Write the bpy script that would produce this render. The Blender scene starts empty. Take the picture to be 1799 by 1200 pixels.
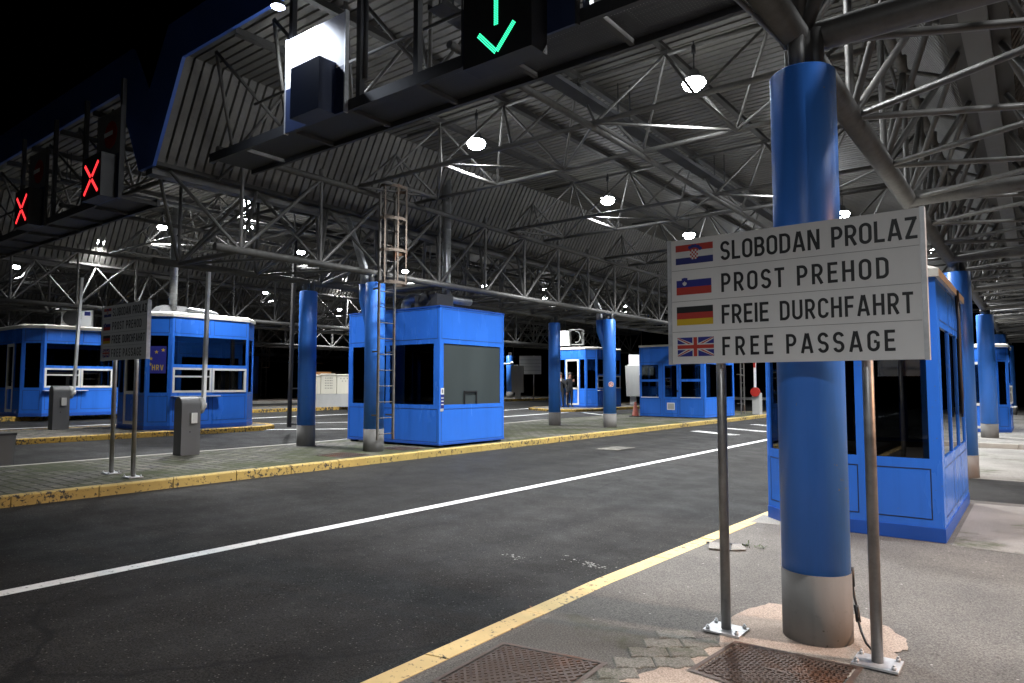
import bpy, math, random
from mathutils import Vector, Matrix
R = math.radians
PI = math.pi
random.seed(7)
scene = bpy.context.scene
COL = scene.collection

# ------------------------------------------------------------------ camera, sky, exposure
cam_d = bpy.data.cameras.new('camera')
cam = bpy.data.objects.new('camera', cam_d)
COL.objects.link(cam)
cam_d.sensor_fit = 'HORIZONTAL'
cam_d.sensor_width = 36.0
cam_d.lens = 24.0
cam_d.clip_start = 0.05
cam_d.clip_end = 2000
cam.location = (0, 0, 1.6)
cam.rotation_euler = (R(90 + 3.674), 0, R(37.52))
scene.camera = cam

world = bpy.data.worlds.new('World')
scene.world = world
world.use_nodes = True
wn = world.node_tree
bg = wn.nodes['Background']
sky = wn.nodes.new('ShaderNodeTexSky')
sky.sky_type = 'NISHITA'
sky.sun_disc = False
sky.sun_elevation = R(-7)
sky.sun_rotation = R(200)
wn.links.new(sky.outputs[0], bg.inputs['Color'])
bg.inputs['Strength'].default_value = 0.05

scene.view_settings.view_transform = 'Standard'
scene.view_settings.look = 'None'
scene.view_settings.exposure = 0.0
scene.view_settings.gamma = 1.0
scene.render.engine = 'CYCLES'
scene.cycles.use_denoising = True
scene.cycles.max_bounces = 6
scene.cycles.diffuse_bounces = 3
scene.cycles.glossy_bounces = 3
scene.cycles.transparent_max_bounces = 8
scene.cycles.sample_clamp_indirect = 4.0
scene.cycles.caustics_reflective = False
scene.cycles.caustics_refractive = False

LAMP_W = 2100.0          # power of one canopy lamp
LAMP_COL = (0.96, 0.98, 1.0)

# ------------------------------------------------------------------ materials
def new_mat(name):
    m = bpy.data.materials.new(name)
    m.use_nodes = True
    nt = m.node_tree
    return m, nt, nt.nodes['Principled BSDF']

def nd(nt, t, **kw):
    n = nt.nodes.new(t)
    for k, v in kw.items():
        setattr(n, k, v)
    return n

def coords(nt):
    return nd(nt, 'ShaderNodeTexCoord').outputs['Object']

def noise(nt, vec, scale, detail=4, rough=0.6):
    n = nd(nt, 'ShaderNodeTexNoise')
    n.inputs['Scale'].default_value = scale
    n.inputs['Detail'].default_value = detail
    n.inputs['Roughness'].default_value = rough
    if vec is not None:
        nt.links.new(vec, n.inputs['Vector'])
    return n.outputs['Fac']

def ramp(nt, fac, stops):
    n = nd(nt, 'ShaderNodeValToRGB')
    cr = n.color_ramp
    while len(cr.elements) < len(stops):
        cr.elements.new(0.5)
    for e, (p, c) in zip(cr.elements, stops):
        e.position = p
        e.color = (c[0], c[1], c[2], 1) if hasattr(c, '__len__') else (c, c, c, 1)
    nt.links.new(fac, n.inputs['Fac'])
    return n.outputs['Color']

def mix(nt, fac, a, b, mode='MIX'):
    n = nd(nt, 'ShaderNodeMix', data_type='RGBA', blend_type=mode)
    for sock, v in ((n.inputs['Factor'], fac), (n.inputs['A'], a), (n.inputs['B'], b)):
        if hasattr(v, 'is_output') or isinstance(v, bpy.types.NodeSocket):
            nt.links.new(v, sock)
        elif hasattr(v, '__len__'):
            sock.default_value = (v[0], v[1], v[2], 1)
        else:
            sock.default_value = v
    return n.outputs['Result']

def bump(nt, b, height, strength, dist=0.01):
    n = nd(nt, 'ShaderNodeBump')
    n.inputs['Strength'].default_value = strength
    n.inputs['Distance'].default_value = dist
    nt.links.new(height, n.inputs['Height'])
    nt.links.new(n.outputs['Normal'], b.inputs['Normal'])

def paint(name, col, rough=0.4, var=0.12, scale=3.0, metal=0.0, dirt=0.25, dirt_col=(0.05, 0.05, 0.045), spec=0.5, bmp=0.0, chips=None):
    """painted or metal surface with faint tone variation, streaks and grime"""
    m, nt, b = new_mat(name)
    co = coords(nt)
    mp = nd(nt, 'ShaderNodeMapping')
    mp.inputs['Scale'].default_value = (1, 1, 0.25)
    nt.links.new(co, mp.inputs['Vector'])
    n1 = noise(nt, mp.outputs[0], scale, 5)
    lo = [c * (1 - var) for c in col]
    hi = [min(1, c * (1 + var)) for c in col]
    c1 = ramp(nt, n1, [(0.3, lo), (0.7, hi)])
    n2 = noise(nt, co, scale * 6, 6, 0.7)
    f = ramp(nt, n2, [(0.58, 0.0), (0.80, dirt)])
    c1 = mix(nt, f, c1, dirt_col)
    if chips:
        n3 = noise(nt, co, 34, 3, 0.5)
        n4 = noise(nt, co, 2.6, 3, 0.6)
        cf = mix(nt, 1.0, ramp(nt, n3, [(0.695, 0.0), (0.71, 1.0)]), ramp(nt, n4, [(0.54, 0.0), (0.60, 1.0)]), 'MULTIPLY')
        c1 = mix(nt, cf, c1, chips)
        mp2 = nd(nt, 'ShaderNodeMapping')
        mp2.inputs['Scale'].default_value = (9, 9, 0.5)
        nt.links.new(co, mp2.inputs['Vector'])
        st = ramp(nt, noise(nt, mp2.outputs[0], 1.0, 4, 0.6), [(0.52, 0.0), (0.75, 0.22)])
        c1 = mix(nt, st, c1, [x * 0.45 for x in col])
    nt.links.new(c1, b.inputs['Base Color'])
    r = ramp(nt, n1, [(0.3, rough * 0.90), (0.75, min(1, rough * 1.15))])
    nt.links.new(r, b.inputs['Roughness'])
    b.inputs['Metallic'].default_value = metal
    b.inputs['Specular IOR Level'].default_value = spec
    if bmp:
        bump(nt, b, n2, bmp, 0.004)
    return m

def emit(name, col, strength):
    m = bpy.data.materials.new(name)
    m.use_nodes = True
    nt = m.node_tree
    nt.nodes.remove(nt.nodes['Principled BSDF'])
    e = nd(nt, 'ShaderNodeEmission')
    e.inputs['Color'].default_value = (*col, 1)
    e.inputs['Strength'].default_value = strength
    nt.links.new(e.outputs[0], nt.nodes['Material Output'].inputs['Surface'])
    return m

def glass_mat(name, tint=(0.20, 0.22, 0.23), refl=0.08, rough=0.015):
    m = bpy.data.materials.new(name)
    m.use_nodes = True
    nt = m.node_tree
    nt.nodes.remove(nt.nodes['Principled BSDF'])
    tr = nd(nt, 'ShaderNodeBsdfTransparent')
    tr.inputs['Color'].default_value = (*tint, 1)
    gl = nd(nt, 'ShaderNodeBsdfGlossy')
    gl.inputs['Roughness'].default_value = rough
    lw = nd(nt, 'ShaderNodeLayerWeight')
    lw.inputs['Blend'].default_value = 0.5
    p = nd(nt, 'ShaderNodeMath', operation='POWER')
    nt.links.new(lw.outputs['Facing'], p.inputs[0])
    p.inputs[1].default_value = 4.0
    ma = nd(nt, 'ShaderNodeMath', operation='MULTIPLY_ADD')
    nt.links.new(p.outputs[0], ma.inputs[0])
    ma.inputs[1].default_value = 0.85
    ma.inputs[2].default_value = refl
    ms = nd(nt, 'ShaderNodeMixShader')
    nt.links.new(ma.outputs[0], ms.inputs[0])
    nt.links.new(tr.outputs[0], ms.inputs[1])
    nt.links.new(gl.outputs[0], ms.inputs[2])
    nt.links.new(ms.outputs[0], nt.nodes['Material Output'].inputs['Surface'])
    return m

def asphalt_mat():
    m, nt, b = new_mat('asphalt')
    co = coords(nt)
    big = noise(nt, co, 0.35, 5, 0.6)
    mid = noise(nt, co, 1.7, 5, 0.65)
    fine = noise(nt, co, 75, 4, 0.85)
    base = ramp(nt, big, [(0.30, (0.005, 0.005, 0.005)), (0.70, (0.015, 0.0147, 0.014))])
    base = mix(nt, ramp(nt, mid, [(0.35, 0.0), (0.70, 0.7)]), base, (0.006, 0.006, 0.006))
    base = mix(nt, ramp(nt, fine, [(0.38, 0.0), (0.64, 1.0)]), mix(nt, 0.75, base, (0.0, 0.0, 0.0)), mix(nt, 0.085, base, (0.5, 0.49, 0.46)))
    vo = nd(nt, 'ShaderNodeTexVoronoi', feature='F1')
    vo.inputs['Scale'].default_value = 3.2
    nt.links.new(co, vo.inputs['Vector'])
    speck = ramp(nt, vo.outputs['Distance'], [(0.012, 0.8), (0.026, 0.0)])
    base = mix(nt, speck, base, (0.20, 0.20, 0.19))
    tm = nd(nt, 'ShaderNodeMapping')
    tm.inputs['Scale'].default_value = (1.5, 0.045, 1)
    nt.links.new(co, tm.inputs['Vector'])
    tf = ramp(nt, noise(nt, tm.outputs[0], 1.0, 4, 0.6), [(0.38, 0.75), (0.62, 0.0)])
    base = mix(nt, tf, base, mix(nt, 0.6, base, (0.004, 0.004, 0.004)))
    v2 = nd(nt, 'ShaderNodeTexVoronoi', feature='F1')
    v2.inputs['Scale'].default_value = 38.0
    nt.links.new(co, v2.inputs['Vector'])
    sx = nd(nt, 'ShaderNodeSeparateColor')
    nt.links.new(v2.outputs['Color'], sx.inputs[0])
    pick = ramp(nt, sx.outputs[0], [(0.80, 0.0), (0.84, 1.0)])
    dot = ramp(nt, v2.outputs['Distance'], [(0.16, 0.8), (0.26, 0.0)])
    base = mix(nt, mix(nt, 1.0, pick, dot, 'MULTIPLY'), base, (0.15, 0.146, 0.137))
    # hairline cracks that wander along the lane
    wr = nd(nt, 'ShaderNodeTexVoronoi', feature='DISTANCE_TO_EDGE')
    wr.inputs['Scale'].default_value = 0.42
    nz = nd(nt, 'ShaderNodeTexNoise')
    nz.inputs['Scale'].default_value = 2.2
    nz.inputs['Detail'].default_value = 6
    nt.links.new(co, nz.inputs['Vector'])
    av = nd(nt, 'ShaderNodeMix', data_type='VECTOR')
    av.inputs['Factor'].default_value = 0.28
    nt.links.new(co, av.inputs[4])
    nt.links.new(nz.outputs['Color'], av.inputs[5])
    nt.links.new(av.outputs[1], wr.inputs['Vector'])
    crk = ramp(nt, wr.outputs['Distance'], [(0.002, 0.9), (0.009, 0.0)])
    msk = ramp(nt, noise(nt, co, 0.22, 3), [(0.46, 0.0), (0.56, 1.0)])
    cf = mix(nt, 1.0, crk, msk, 'MULTIPLY')
    base = mix(nt, cf, base, (0.010, 0.010, 0.010))
    nt.links.new(base, b.inputs['Base Color'])
    rr = ramp(nt, mid, [(0.3, 0.62), (0.7, 0.85)])
    nt.links.new(rr, b.inputs['Roughness'])
    b.inputs['Specular IOR Level'].default_value = 0.13
    bump(nt, b, fine, 0.8, 0.008)
    return m

def pavement_mat(name, c0, c1, moss=0.0, joints=False, speck=True, warm=None):
    m, nt, b = new_mat(name)
    co = coords(nt)
    big = noise(nt, co, 0.9, 6, 0.65)
    fine = noise(nt, co, 90, 4, 0.8)
    base = ramp(nt, big, [(0.30, c0), (0.70, c1)])
    base = mix(nt, ramp(nt, fine, [(0.36, 0.0), (0.66, 1.0)]), mix(nt, 0.62, base, (0.01, 0.01, 0.01)), mix(nt, 0.16, base, (0.7, 0.68, 0.64)))
    h = fine
    if speck:
        vo = nd(nt, 'ShaderNodeTexVoronoi', feature='F1')
        vo.inputs['Scale'].default_value = 6.0
        nt.links.new(co, vo.inputs['Vector'])
        base = mix(nt, ramp(nt, vo.outputs['Distance'], [(0.03, 0.6), (0.06, 0.0)]), base, (0.5, 0.49, 0.46))
    if joints:
        mp = nd(nt, 'ShaderNodeMapping')
        nt.links.new(co, mp.inputs['Vector'])
        dz = nd(nt, 'ShaderNodeTexNoise')
        dz.inputs['Scale'].default_value = 7
        nt.links.new(co, dz.inputs['Vector'])
        vm = nd(nt, 'ShaderNodeMix', data_type='VECTOR')
        vm.inputs['Factor'].default_value = 0.06
        nt.links.new(mp.outputs[0], vm.inputs[4])
        nt.links.new(dz.outputs['Color'], vm.inputs[5])
        br = nd(nt, 'ShaderNodeTexBrick')
        br.inputs['Scale'].default_value = 1.0
        br.inputs['Brick Width'].default_value = 0.30
        br.inputs['Row Height'].default_value = 0.17
        br.inputs['Mortar Size'].default_value = 0.017
        br.inputs['Color1'].default_value = (0.70, 0.70, 0.70, 1)
        br.inputs['Color2'].default_value = (1.3, 1.26, 1.16, 1)
        br.inputs['Mortar'].default_value = (0.14, 0.15, 0.10, 1)
        nt.links.new(vm.outputs[1], br.inputs['Vector'])
        base = mix(nt, 1.0, base, br.outputs['Color'], 'MULTIPLY')
    if moss > 0:
        mo = noise(nt, co, 0.8, 9, 0.78)
        g = ramp(nt, mo, [(0.60 - 0.2 * moss, 0.0), (0.74 - 0.2 * moss, 0.85)])
        base = mix(nt, g, base, (0.032, 0.041, 0.007))
    nt.links.new(base, b.inputs['Base Color'])
    b.inputs['Roughness'].default_value = 0.85
    b.inputs['Specular IOR Level'].default_value = 0.3
    bump(nt, b, h, 0.5, 0.006)
    return m

def kerb_mat(name, col, wear, base=(0.20, 0.19, 0.17)):
    m, nt, b = new_mat(name)
    co = coords(nt)
    n1 = noise(nt, co, 2.2, 4)
    n2 = noise(nt, co, 16, 8, 0.75)
    n3 = noise(nt, co, 1.1, 3)
    c = ramp(nt, n1, [(0.3, [x * 0.85 for x in col]), (0.7, [min(1, x * 1.1) for x in col])])
    th = nd(nt, 'ShaderNodeMath', operation='MULTIPLY_ADD')
    nt.links.new(n3, th.inputs[0])
    th.inputs[1].default_value = 0.35
    nt.links.new(n2, th.inputs[2])
    f = ramp(nt, th.outputs[0], [(0.86 - wear, 0.0), (0.885 - wear, 1.0)])
    dark = ramp(nt, n1, [(0.35, (0.025, 0.024, 0.020)), (0.65, base)])
    nt.links.new(mix(nt, f, c, dark), b.inputs['Base Color'])
    b.inputs['Roughness'].default_value = 0.75
    bump(nt, b, n2, 0.35, 0.006)
    return m

def steel_mat(name, col, metal=0.55, rough=0.5, rust=0.0):
    m, nt, b = new_mat(name)
    co = coords(nt)
    n = noise(nt, co, 9, 6, 0.7)
    n2 = noise(nt, co, 1.4, 4, 0.6)
    c = ramp(nt, n, [(0.3, [x * 0.72 for x in col]), (0.7, [x * 1.2 for x in col])])
    if rust:
        f = ramp(nt, n2, [(0.62 - rust * 0.25, 0.0), (0.72 - rust * 0.2, 0.9)])
        c = mix(nt, f, c, (0.13, 0.055, 0.025))
    nt.links.new(c, b.inputs['Base Color'])
    b.inputs['Metallic'].default_value = metal
    nt.links.new(ramp(nt, n, [(0.3, rough * 0.8), (0.7, min(1, rough * 1.3))]), b.inputs['Roughness'])
    return m

M = {}
M['asphalt'] = asphalt_mat()
M['pave'] = pavement_mat('worn_asphalt_pavement', (0.050, 0.045, 0.040), (0.142, 0.128, 0.111))
M['pave_moss'] = pavement_mat('mossy_pavers', (0.085, 0.079, 0.068), (0.145, 0.136, 0.118), moss=0.85, joints=True, speck=False)
M['pave_grey'] = pavement_mat('grey_pavers', (0.10, 0.095, 0.088), (0.17, 0.16, 0.145), moss=0.1, joints=True, speck=False)
M['pave_pink'] = pavement_mat('pink_pavers', (0.22, 0.15, 0.13), (0.30, 0.21, 0.185), joints=True, speck=False)
M['concrete'] = pavement_mat('pale_concrete', (0.20, 0.188, 0.168), (0.36, 0.34, 0.305), moss=0.35, speck=False)
M['concrete_pink'] = pavement_mat('footing_concrete', (0.32, 0.235, 0.18), (0.60, 0.47, 0.37), speck=False)
M['paver_stone'] = pavement_mat('paver_stone', (0.13, 0.125, 0.105), (0.21, 0.20, 0.165), moss=0.35, speck=False)
M['grout'] = pavement_mat('mossy_grout', (0.034, 0.032, 0.026), (0.085, 0.08, 0.068), moss=0.35, speck=True)
M['kerb_pale'] = kerb_mat('pale_yellow_kerb_paint', (0.60, 0.45, 0.20), 0.11, (0.08, 0.075, 0.06))
M['kerb_yellow'] = kerb_mat('yellow_kerb_paint', (0.43, 0.305, 0.085), 0.14, (0.045, 0.04, 0.03))
M['kerb_worn'] = kerb_mat('worn_yellow_kerb_paint', (0.46, 0.285, 0.045), 0.17, (0.045, 0.04, 0.03))
M['kerb_grey'] = kerb_mat('grey_kerb', (0.36, 0.34, 0.30), 0.0)
M['line'] = kerb_mat('white_road_paint', (0.72, 0.72, 0.70), 0.10, (0.12, 0.12, 0.12))
M['stain'] = paint('faded_white_stain', (0.20, 0.20, 0.19), 0.8, 0.3)
M['line_worn'] = kerb_mat('worn_white_road_paint', (0.55, 0.55, 0.53), 0.16, (0.08, 0.08, 0.08))
BLUE = (0.028, 0.150, 0.620)
M['blue'] = paint('blue_booth_paint', BLUE, 0.26, 0.10, 1.3, dirt=0.02, dirt_col=(0.03, 0.06, 0.2), chips=(0.10, 0.13, 0.25))
M['blue_dark'] = paint('dark_blue_plinth_paint', (0.014, 0.075, 0.36), 0.4, 0.1, 2.0)
M['blue_col'] = paint('blue_column_paint', (0.048, 0.225, 0.800), 0.40, 0.07, 1.5, dirt=0.03, dirt_col=(0.05, 0.09, 0.25), chips=(0.30, 0.30, 0.30))
M['blue_fascia'] = paint('navy_fascia_paint', (0.035, 0.10, 0.40), 0.55, 0.06, 0.6, dirt=0.05)
M['seam'] = paint('dark_panel_gap', (0.006, 0.012, 0.035), 0.6, 0.1)
M['grey_paint'] = paint('grey_base_paint', (0.15, 0.145, 0.137), 0.85, 0.16, 3.0, dirt=0.4, chips=(0.07, 0.06, 0.05))
M['white_pvc'] = paint('white_window_frame', (0.62, 0.61, 0.57), 0.45, 0.06, 3.0, dirt=0.25, dirt_col=(0.25, 0.24, 0.2))
M['roof_white'] = paint('weathered_white_roof_trim', (0.60, 0.58, 0.52), 0.6, 0.10, 3.0, dirt=0.45, dirt_col=(0.2, 0.19, 0.16))
M['glass'] = glass_mat('booth_glass')
M['glass_dark'] = glass_mat('tinted_booth_glass', (0.10, 0.105, 0.11), 0.09)
M['glass_film'] = paint('grey_window_film', (0.036, 0.046, 0.046), 0.42, 0.15, 1.2, dirt=0.0)
M['inside'] = paint('dark_booth_interior', (0.06, 0.062, 0.066), 0.8, 0.2)
M['desk'] = paint('booth_desk', (0.10, 0.085, 0.07), 0.6, 0.2)
M['steel'] = steel_mat('galvanised_tube', (0.112, 0.109, 0.103), 0.25, 0.48)
M['steel_rusty'] = steel_mat('rust_stained_tube', (0.16, 0.15, 0.135), 0.3, 0.55, rust=0.35)
M['pole'] = steel_mat('galvanised_post', (0.30, 0.295, 0.29), 0.75, 0.42)
M['zinc'] = steel_mat('bright_zinc_plate', (0.55, 0.56, 0.57), 0.5, 0.45)
M['duct'] = steel_mat('spiral_duct_zinc', (0.46, 0.47, 0.48), 0.85, 0.32)
M['rust'] = steel_mat('rusty_strap', (0.15, 0.12, 0.095), 0.2, 0.7, rust=0.5)
M['dark_steel'] = paint('dark_steel', (0.030, 0.031, 0.034), 0.6, 0.2, 2.0)
M['purlin'] = paint('dark_purlin_paint', (0.050, 0.048, 0.045), 0.7, 0.2, 2.0)
M['castiron'] = steel_mat('brown_cast_iron', (0.085, 0.060, 0.048), 0.35, 0.62, rust=0.5)
M['black'] = paint('black_plastic', (0.010, 0.010, 0.011), 0.5, 0.1)
M['housing'] = paint('grey_cabinet_paint', (0.105, 0.105, 0.105), 0.55, 0.08, 2.0, dirt=0.2)
M['housing_light'] = paint('light_grey_cabinet_paint', (0.40, 0.40, 0.385), 0.55, 0.08, 2.0, dirt=0.2)
M['cream'] = paint('cream_cabinet_paint', (0.62, 0.59, 0.49), 0.5, 0.06, 2.0, dirt=0.2, dirt_col=(0.3, 0.28, 0.2))
M['white'] = paint('white_paint', (0.84, 0.84, 0.83), 0.45, 0.05, 2.0, dirt=0.12, dirt_col=(0.3, 0.3, 0.28))
M['sign_white'] = paint('sign_sheet_white', (0.70, 0.695, 0.685), 0.50, 0.05, 2.5, dirt=0.08, dirt_col=(0.35, 0.35, 0.33))
M['sign_black'] = paint('sign_lettering_black', (0.008, 0.008, 0.009), 0.5, 0.1)
M['sign_grey'] = paint('sign_row_joint', (0.16, 0.16, 0.16), 0.6, 0.1)
M['f_red'] = paint('flag_red', (0.42, 0.035, 0.022), 0.5, 0.06)
M['f_blue'] = paint('flag_navy', (0.016, 0.022, 0.16), 0.5, 0.06)
M['f_blue2'] = paint('flag_blue', (0.018, 0.022, 0.22), 0.5, 0.06)
M['f_white'] = paint('flag_white', (0.62, 0.62, 0.61), 0.5, 0.04)
M['f_black'] = paint('flag_black', (0.010, 0.010, 0.010), 0.5, 0.04)
M['f_gold'] = paint('flag_gold', (0.60, 0.40, 0.012), 0.5, 0.05)
M['red'] = paint('red_paint', (0.42, 0.028, 0.018), 0.45, 0.1)
M['cone'] = paint('dirty_orange_red_plastic', (0.20, 0.035, 0.016), 0.6, 0.15)
M['board_dimmed'] = paint('dimmed_white_board', (0.16, 0.16, 0.16), 0.7, 0.1)  # white boards of the red crosses, darkened in colour to look unlit
M['navy_box'] = paint('navy_signal_box', (0.016, 0.030, 0.085), 0.5, 0.12)
M['lens'] = emit('lamp_lens_glow', (0.92, 0.96, 1.0), 90)
M['lens_small'] = emit('floodlight_glow', (0.72, 0.78, 1.0), 40)
M['green_led'] = emit('green_led_glow', (0.04, 1.0, 0.42), 2.6)
M['red_led'] = emit('red_led_glow', (1.0, 0.03, 0.035), 2.2)
M['red_lamp'] = emit('red_lamp_glow', (1.0, 0.03, 0.03), 6)
M['sodium'] = emit('sodium_lamp_glow', (1.0, 0.55, 0.25), 30)
M['hut_light'] = emit('distant_hut_light', (1.0, 0.50, 0.22), 0.35)
M['leaf'] = paint('dry_leaf', (0.22, 0.10, 0.05), 0.8, 0.2)
M['weed'] = paint('small_weed_green', (0.05, 0.075, 0.015), 0.8, 0.3)
M['cloth'] = paint('dark_uniform_cloth', (0.012, 0.013, 0.018), 0.9, 0.2)
M['hair'] = paint('dark_hair', (0.018, 0.013, 0.010), 0.7, 0.2)
M['skin'] = paint('skin', (0.42, 0.23, 0.17), 0.6, 0.08)
M['far_dark'] = paint('distant_dark_field', (0.012, 0.013, 0.012), 0.95, 0.3, 0.05)

def deck_mat():
    m, nt, b = new_mat('ribbed_roof_sheet')
    co = coords(nt)
    n = noise(nt, co, 0.7, 5, 0.6)
    n2 = noise(nt, co, 12, 6, 0.7)
    c = ramp(nt, n, [(0.3, (0.105, 0.100, 0.090)), (0.7, (0.165, 0.157, 0.142))])
    c = mix(nt, ramp(nt, n2, [(0.50, 0.0), (0.75, 0.5)]), c, (0.055, 0.052, 0.046))
    nt.links.new(c, b.inputs['Base Color'])
    b.inputs['Roughness'].default_value = 0.6
    return m
M['deck'] = deck_mat()

def mesh_floor_mat():
    """perforated steel sheet: round holes on a 25 mm grid let what lies behind show through"""
    m, nt, b = new_mat('perforated_sheet')
    co = coords(nt)
    sc = nd(nt, 'ShaderNodeVectorMath', operation='SCALE')
    sc.inputs['Scale'].default_value = 32.0
    nt.links.new(co, sc.inputs[0])
    fr = nd(nt, 'ShaderNodeVectorMath', operation='FRACTION')
    nt.links.new(sc.outputs[0], fr.inputs[0])
    ds = nd(nt, 'ShaderNodeVectorMath', operation='SUBTRACT')
    nt.links.new(fr.outputs[0], ds.inputs[0])
    ds.inputs[1].default_value = (0.5, 0.5, 0.0)
    mu = nd(nt, 'ShaderNodeVectorMath', operation='MULTIPLY')
    nt.links.new(ds.outputs[0], mu.inputs[0])
    mu.inputs[1].default_value = (1, 1, 0)
    ln = nd(nt, 'ShaderNodeVectorMath', operation='LENGTH')
    nt.links.new(mu.outputs[0], ln.inputs[0])
    gt = nd(nt, 'ShaderNodeMath', operation='GREATER_THAN')
    nt.links.new(ln.outputs['Value'], gt.inputs[0])
    gt.inputs[1].default_value = 0.27
    nt.links.new(gt.outputs[0], b.inputs['Alpha'])
    b.inputs['Base Color'].default_value = (0.030, 0.031, 0.034, 1)
    b.inputs['Roughness'].default_value = 0.6
    return m
M['perf'] = mesh_floor_mat()

def person_mat():
    m, nt, b = new_mat('clothed_person')
    co = coords(nt)
    sp = nd(nt, 'ShaderNodeSeparateXYZ')
    nt.links.new(co, sp.inputs[0])
    c = ramp(nt, sp.outputs['Z'], [(0.0, (0.010, 0.010, 0.012)), (1.0, (0.010, 0.010, 0.012))])
    gt = nd(nt, 'ShaderNodeMath', operation='GREATER_THAN')
    nt.links.new(sp.outputs['Z'], gt.inputs[0])
    gt.inputs[1].default_value = 1.50
    nt.links.new(mix(nt, gt.outputs[0], c, (0.42, 0.23, 0.17)), b.inputs['Base Color'])
    b.inputs['Roughness'].default_value = 0.8
    return m
M['person'] = person_mat()

# ------------------------------------------------------------------ mesh helpers
class MB:
    """collects shapes; build() links them as ONE mesh object"""
    def __init__(s):
        s.v = []; s.f = []; s.m = []; s.sm = []
    def add(s, vs, fs, mi=0, smooth=False):
        o = len(s.v)
        s.v += [tuple(v) for v in vs]
        for f in fs:
            s.f.append([i + o for i in f]); s.m.append(mi); s.sm.append(smooth)
        return s
    def quad(s, a, b, c, d, mi=0):
        return s.add([a, b, c, d], [(0, 1, 2, 3)], mi)
    def box(s, x0, x1, y0, y1, z0, z1, mi=0):
        v = [(x0, y0, z0), (x1, y0, z0), (x1, y1, z0), (x0, y1, z0), (x0, y0, z1), (x1, y0, z1), (x1, y1, z1), (x0, y1, z1)]
        return s.add(v, [(3, 2, 1, 0), (4, 5, 6, 7), (0, 1, 5, 4), (1, 2, 6, 5), (2, 3, 7, 6), (3, 0, 4, 7)], mi)
    def bar(s, p0, p1, w, h, mi=0, up=(0, 0, 1)):
        """rectangular bar between two points"""
        p0 = Vector(p0); p1 = Vector(p1)
        d = (p1 - p0).normalized()
        u = Vector(up)
        if abs(d.dot(u)) > 0.98:
            u = Vector((1, 0, 0))
        a = d.cross(u).normalized() * (w / 2)
        c = a.cross(d).normalized() * (h / 2)
        v = [p + q for p in (p0, p1) for q in (-a - c, a - c, a + c, -a + c)]
        return s.add(v, [(0, 3, 2, 1), (4, 5, 6, 7), (0, 1, 5, 4), (1, 2, 6, 5), (2, 3, 7, 6), (3, 0, 4, 7)], mi)
    def tube(s, p0, p1, r, n=8, mi=0, r1=None, caps=True):
        p0 = Vector(p0); p1 = Vector(p1)
        d = (p1 - p0).normalized()
        u = Vector((0, 0, 1)) if abs(d.z) < 0.95 else Vector((1, 0, 0))
        a = d.cross(u).normalized(); b = d.cross(a)
        r1 = r if r1 is None else r1
        v = []
        for p, rr in ((p0, r), (p1, r1)):
            for i in range(n):
                t = 2 * PI * i / n
                v.append(p + a * (rr * math.cos(t)) + b * (rr * math.sin(t)))
        s.add(v, [(i, (i + 1) % n, n + (i + 1) % n, n + i) for i in range(n)], mi, n > 5)
        if caps:
            o = len(s.v) - 2 * n
            s.f.append([o + i for i in range(n)][::-1]); s.m.append(mi); s.sm.append(False)
            s.f.append([o + n + i for i in range(n)]); s.m.append(mi); s.sm.append(False)
        return s
    def path(s, pts, r, n=8, mi=0):
        """tube along a polyline with mitred rings"""
        P = [Vector(p) for p in pts]
        prev = None; v = []
        for i, p in enumerate(P):
            if i == 0: d = P[1] - P[0]
            elif i == len(P) - 1: d = P[-1] - P[-2]
            else: d = (P[i + 1] - p).normalized() + (p - P[i - 1]).normalized()
            d = d.normalized()
            if prev is None:
                u = Vector((0, 0, 1)) if abs(d.z) < 0.95 else Vector((1, 0, 0))
                a = d.cross(u).normalized()
            else:
                a = (prev - d * prev.dot(d)).normalized()
            prev = a
            b = d.cross(a)
            for k in range(n):
                t = 2 * PI * k / n
                v.append(p + a * (r * math.cos(t)) + b * (r * math.sin(t)))
        f = []
        for i in range(len(P) - 1):
            for k in range(n):
                f.append((i * n + k, i * n + (k + 1) % n, (i + 1) * n + (k + 1) % n, (i + 1) * n + k))
        s.add(v, f, mi, True)
        o = len(s.v) - len(v)
        for ring in ([o + k for k in range(n)][::-1], [o + (len(P) - 1) * n + k for k in range(n)]):
            s.f.append(ring); s.m.append(mi); s.sm.append(False)
        return s
    def lathe(s, prof, n=24, c=(0, 0), mi=0, smooth=True):
        """prof: list of (r, z)"""
        v = []
        for r, z in prof:
            for i in range(n):
                t = 2 * PI * i / n
                v.append((c[0] + r * math.cos(t), c[1] + r * math.sin(t), z))
        f = []
        for j in range(len(prof) - 1):
            for i in range(n):
                f.append((j * n + i, j * n + (i + 1) % n, (j + 1) * n + (i + 1) % n, (j + 1) * n + i))
        s.add(v, f, mi, smooth)
        o = len(s.v) - len(v)
        s.f.append([o + i for i in range(n)][::-1]); s.m.append(mi); s.sm.append(False)
        s.f.append([o + (len(prof) - 1) * n + i for i in range(n)]); s.m.append(mi); s.sm.append(False)
        return s
    def prism(s, poly, z0, z1, mi=0, poly1=None):
        n = len(poly); p1 = poly1 or poly
        v = [(x, y, z0) for x, y in poly] + [(x, y, z1) for x, y in p1]
        f = [tuple(range(n))[::-1], tuple(range(n, 2 * n))] + [(i, (i + 1) % n, n + (i + 1) % n, n + i) for i in range(n)]
        return s.add(v, f, mi)
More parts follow.
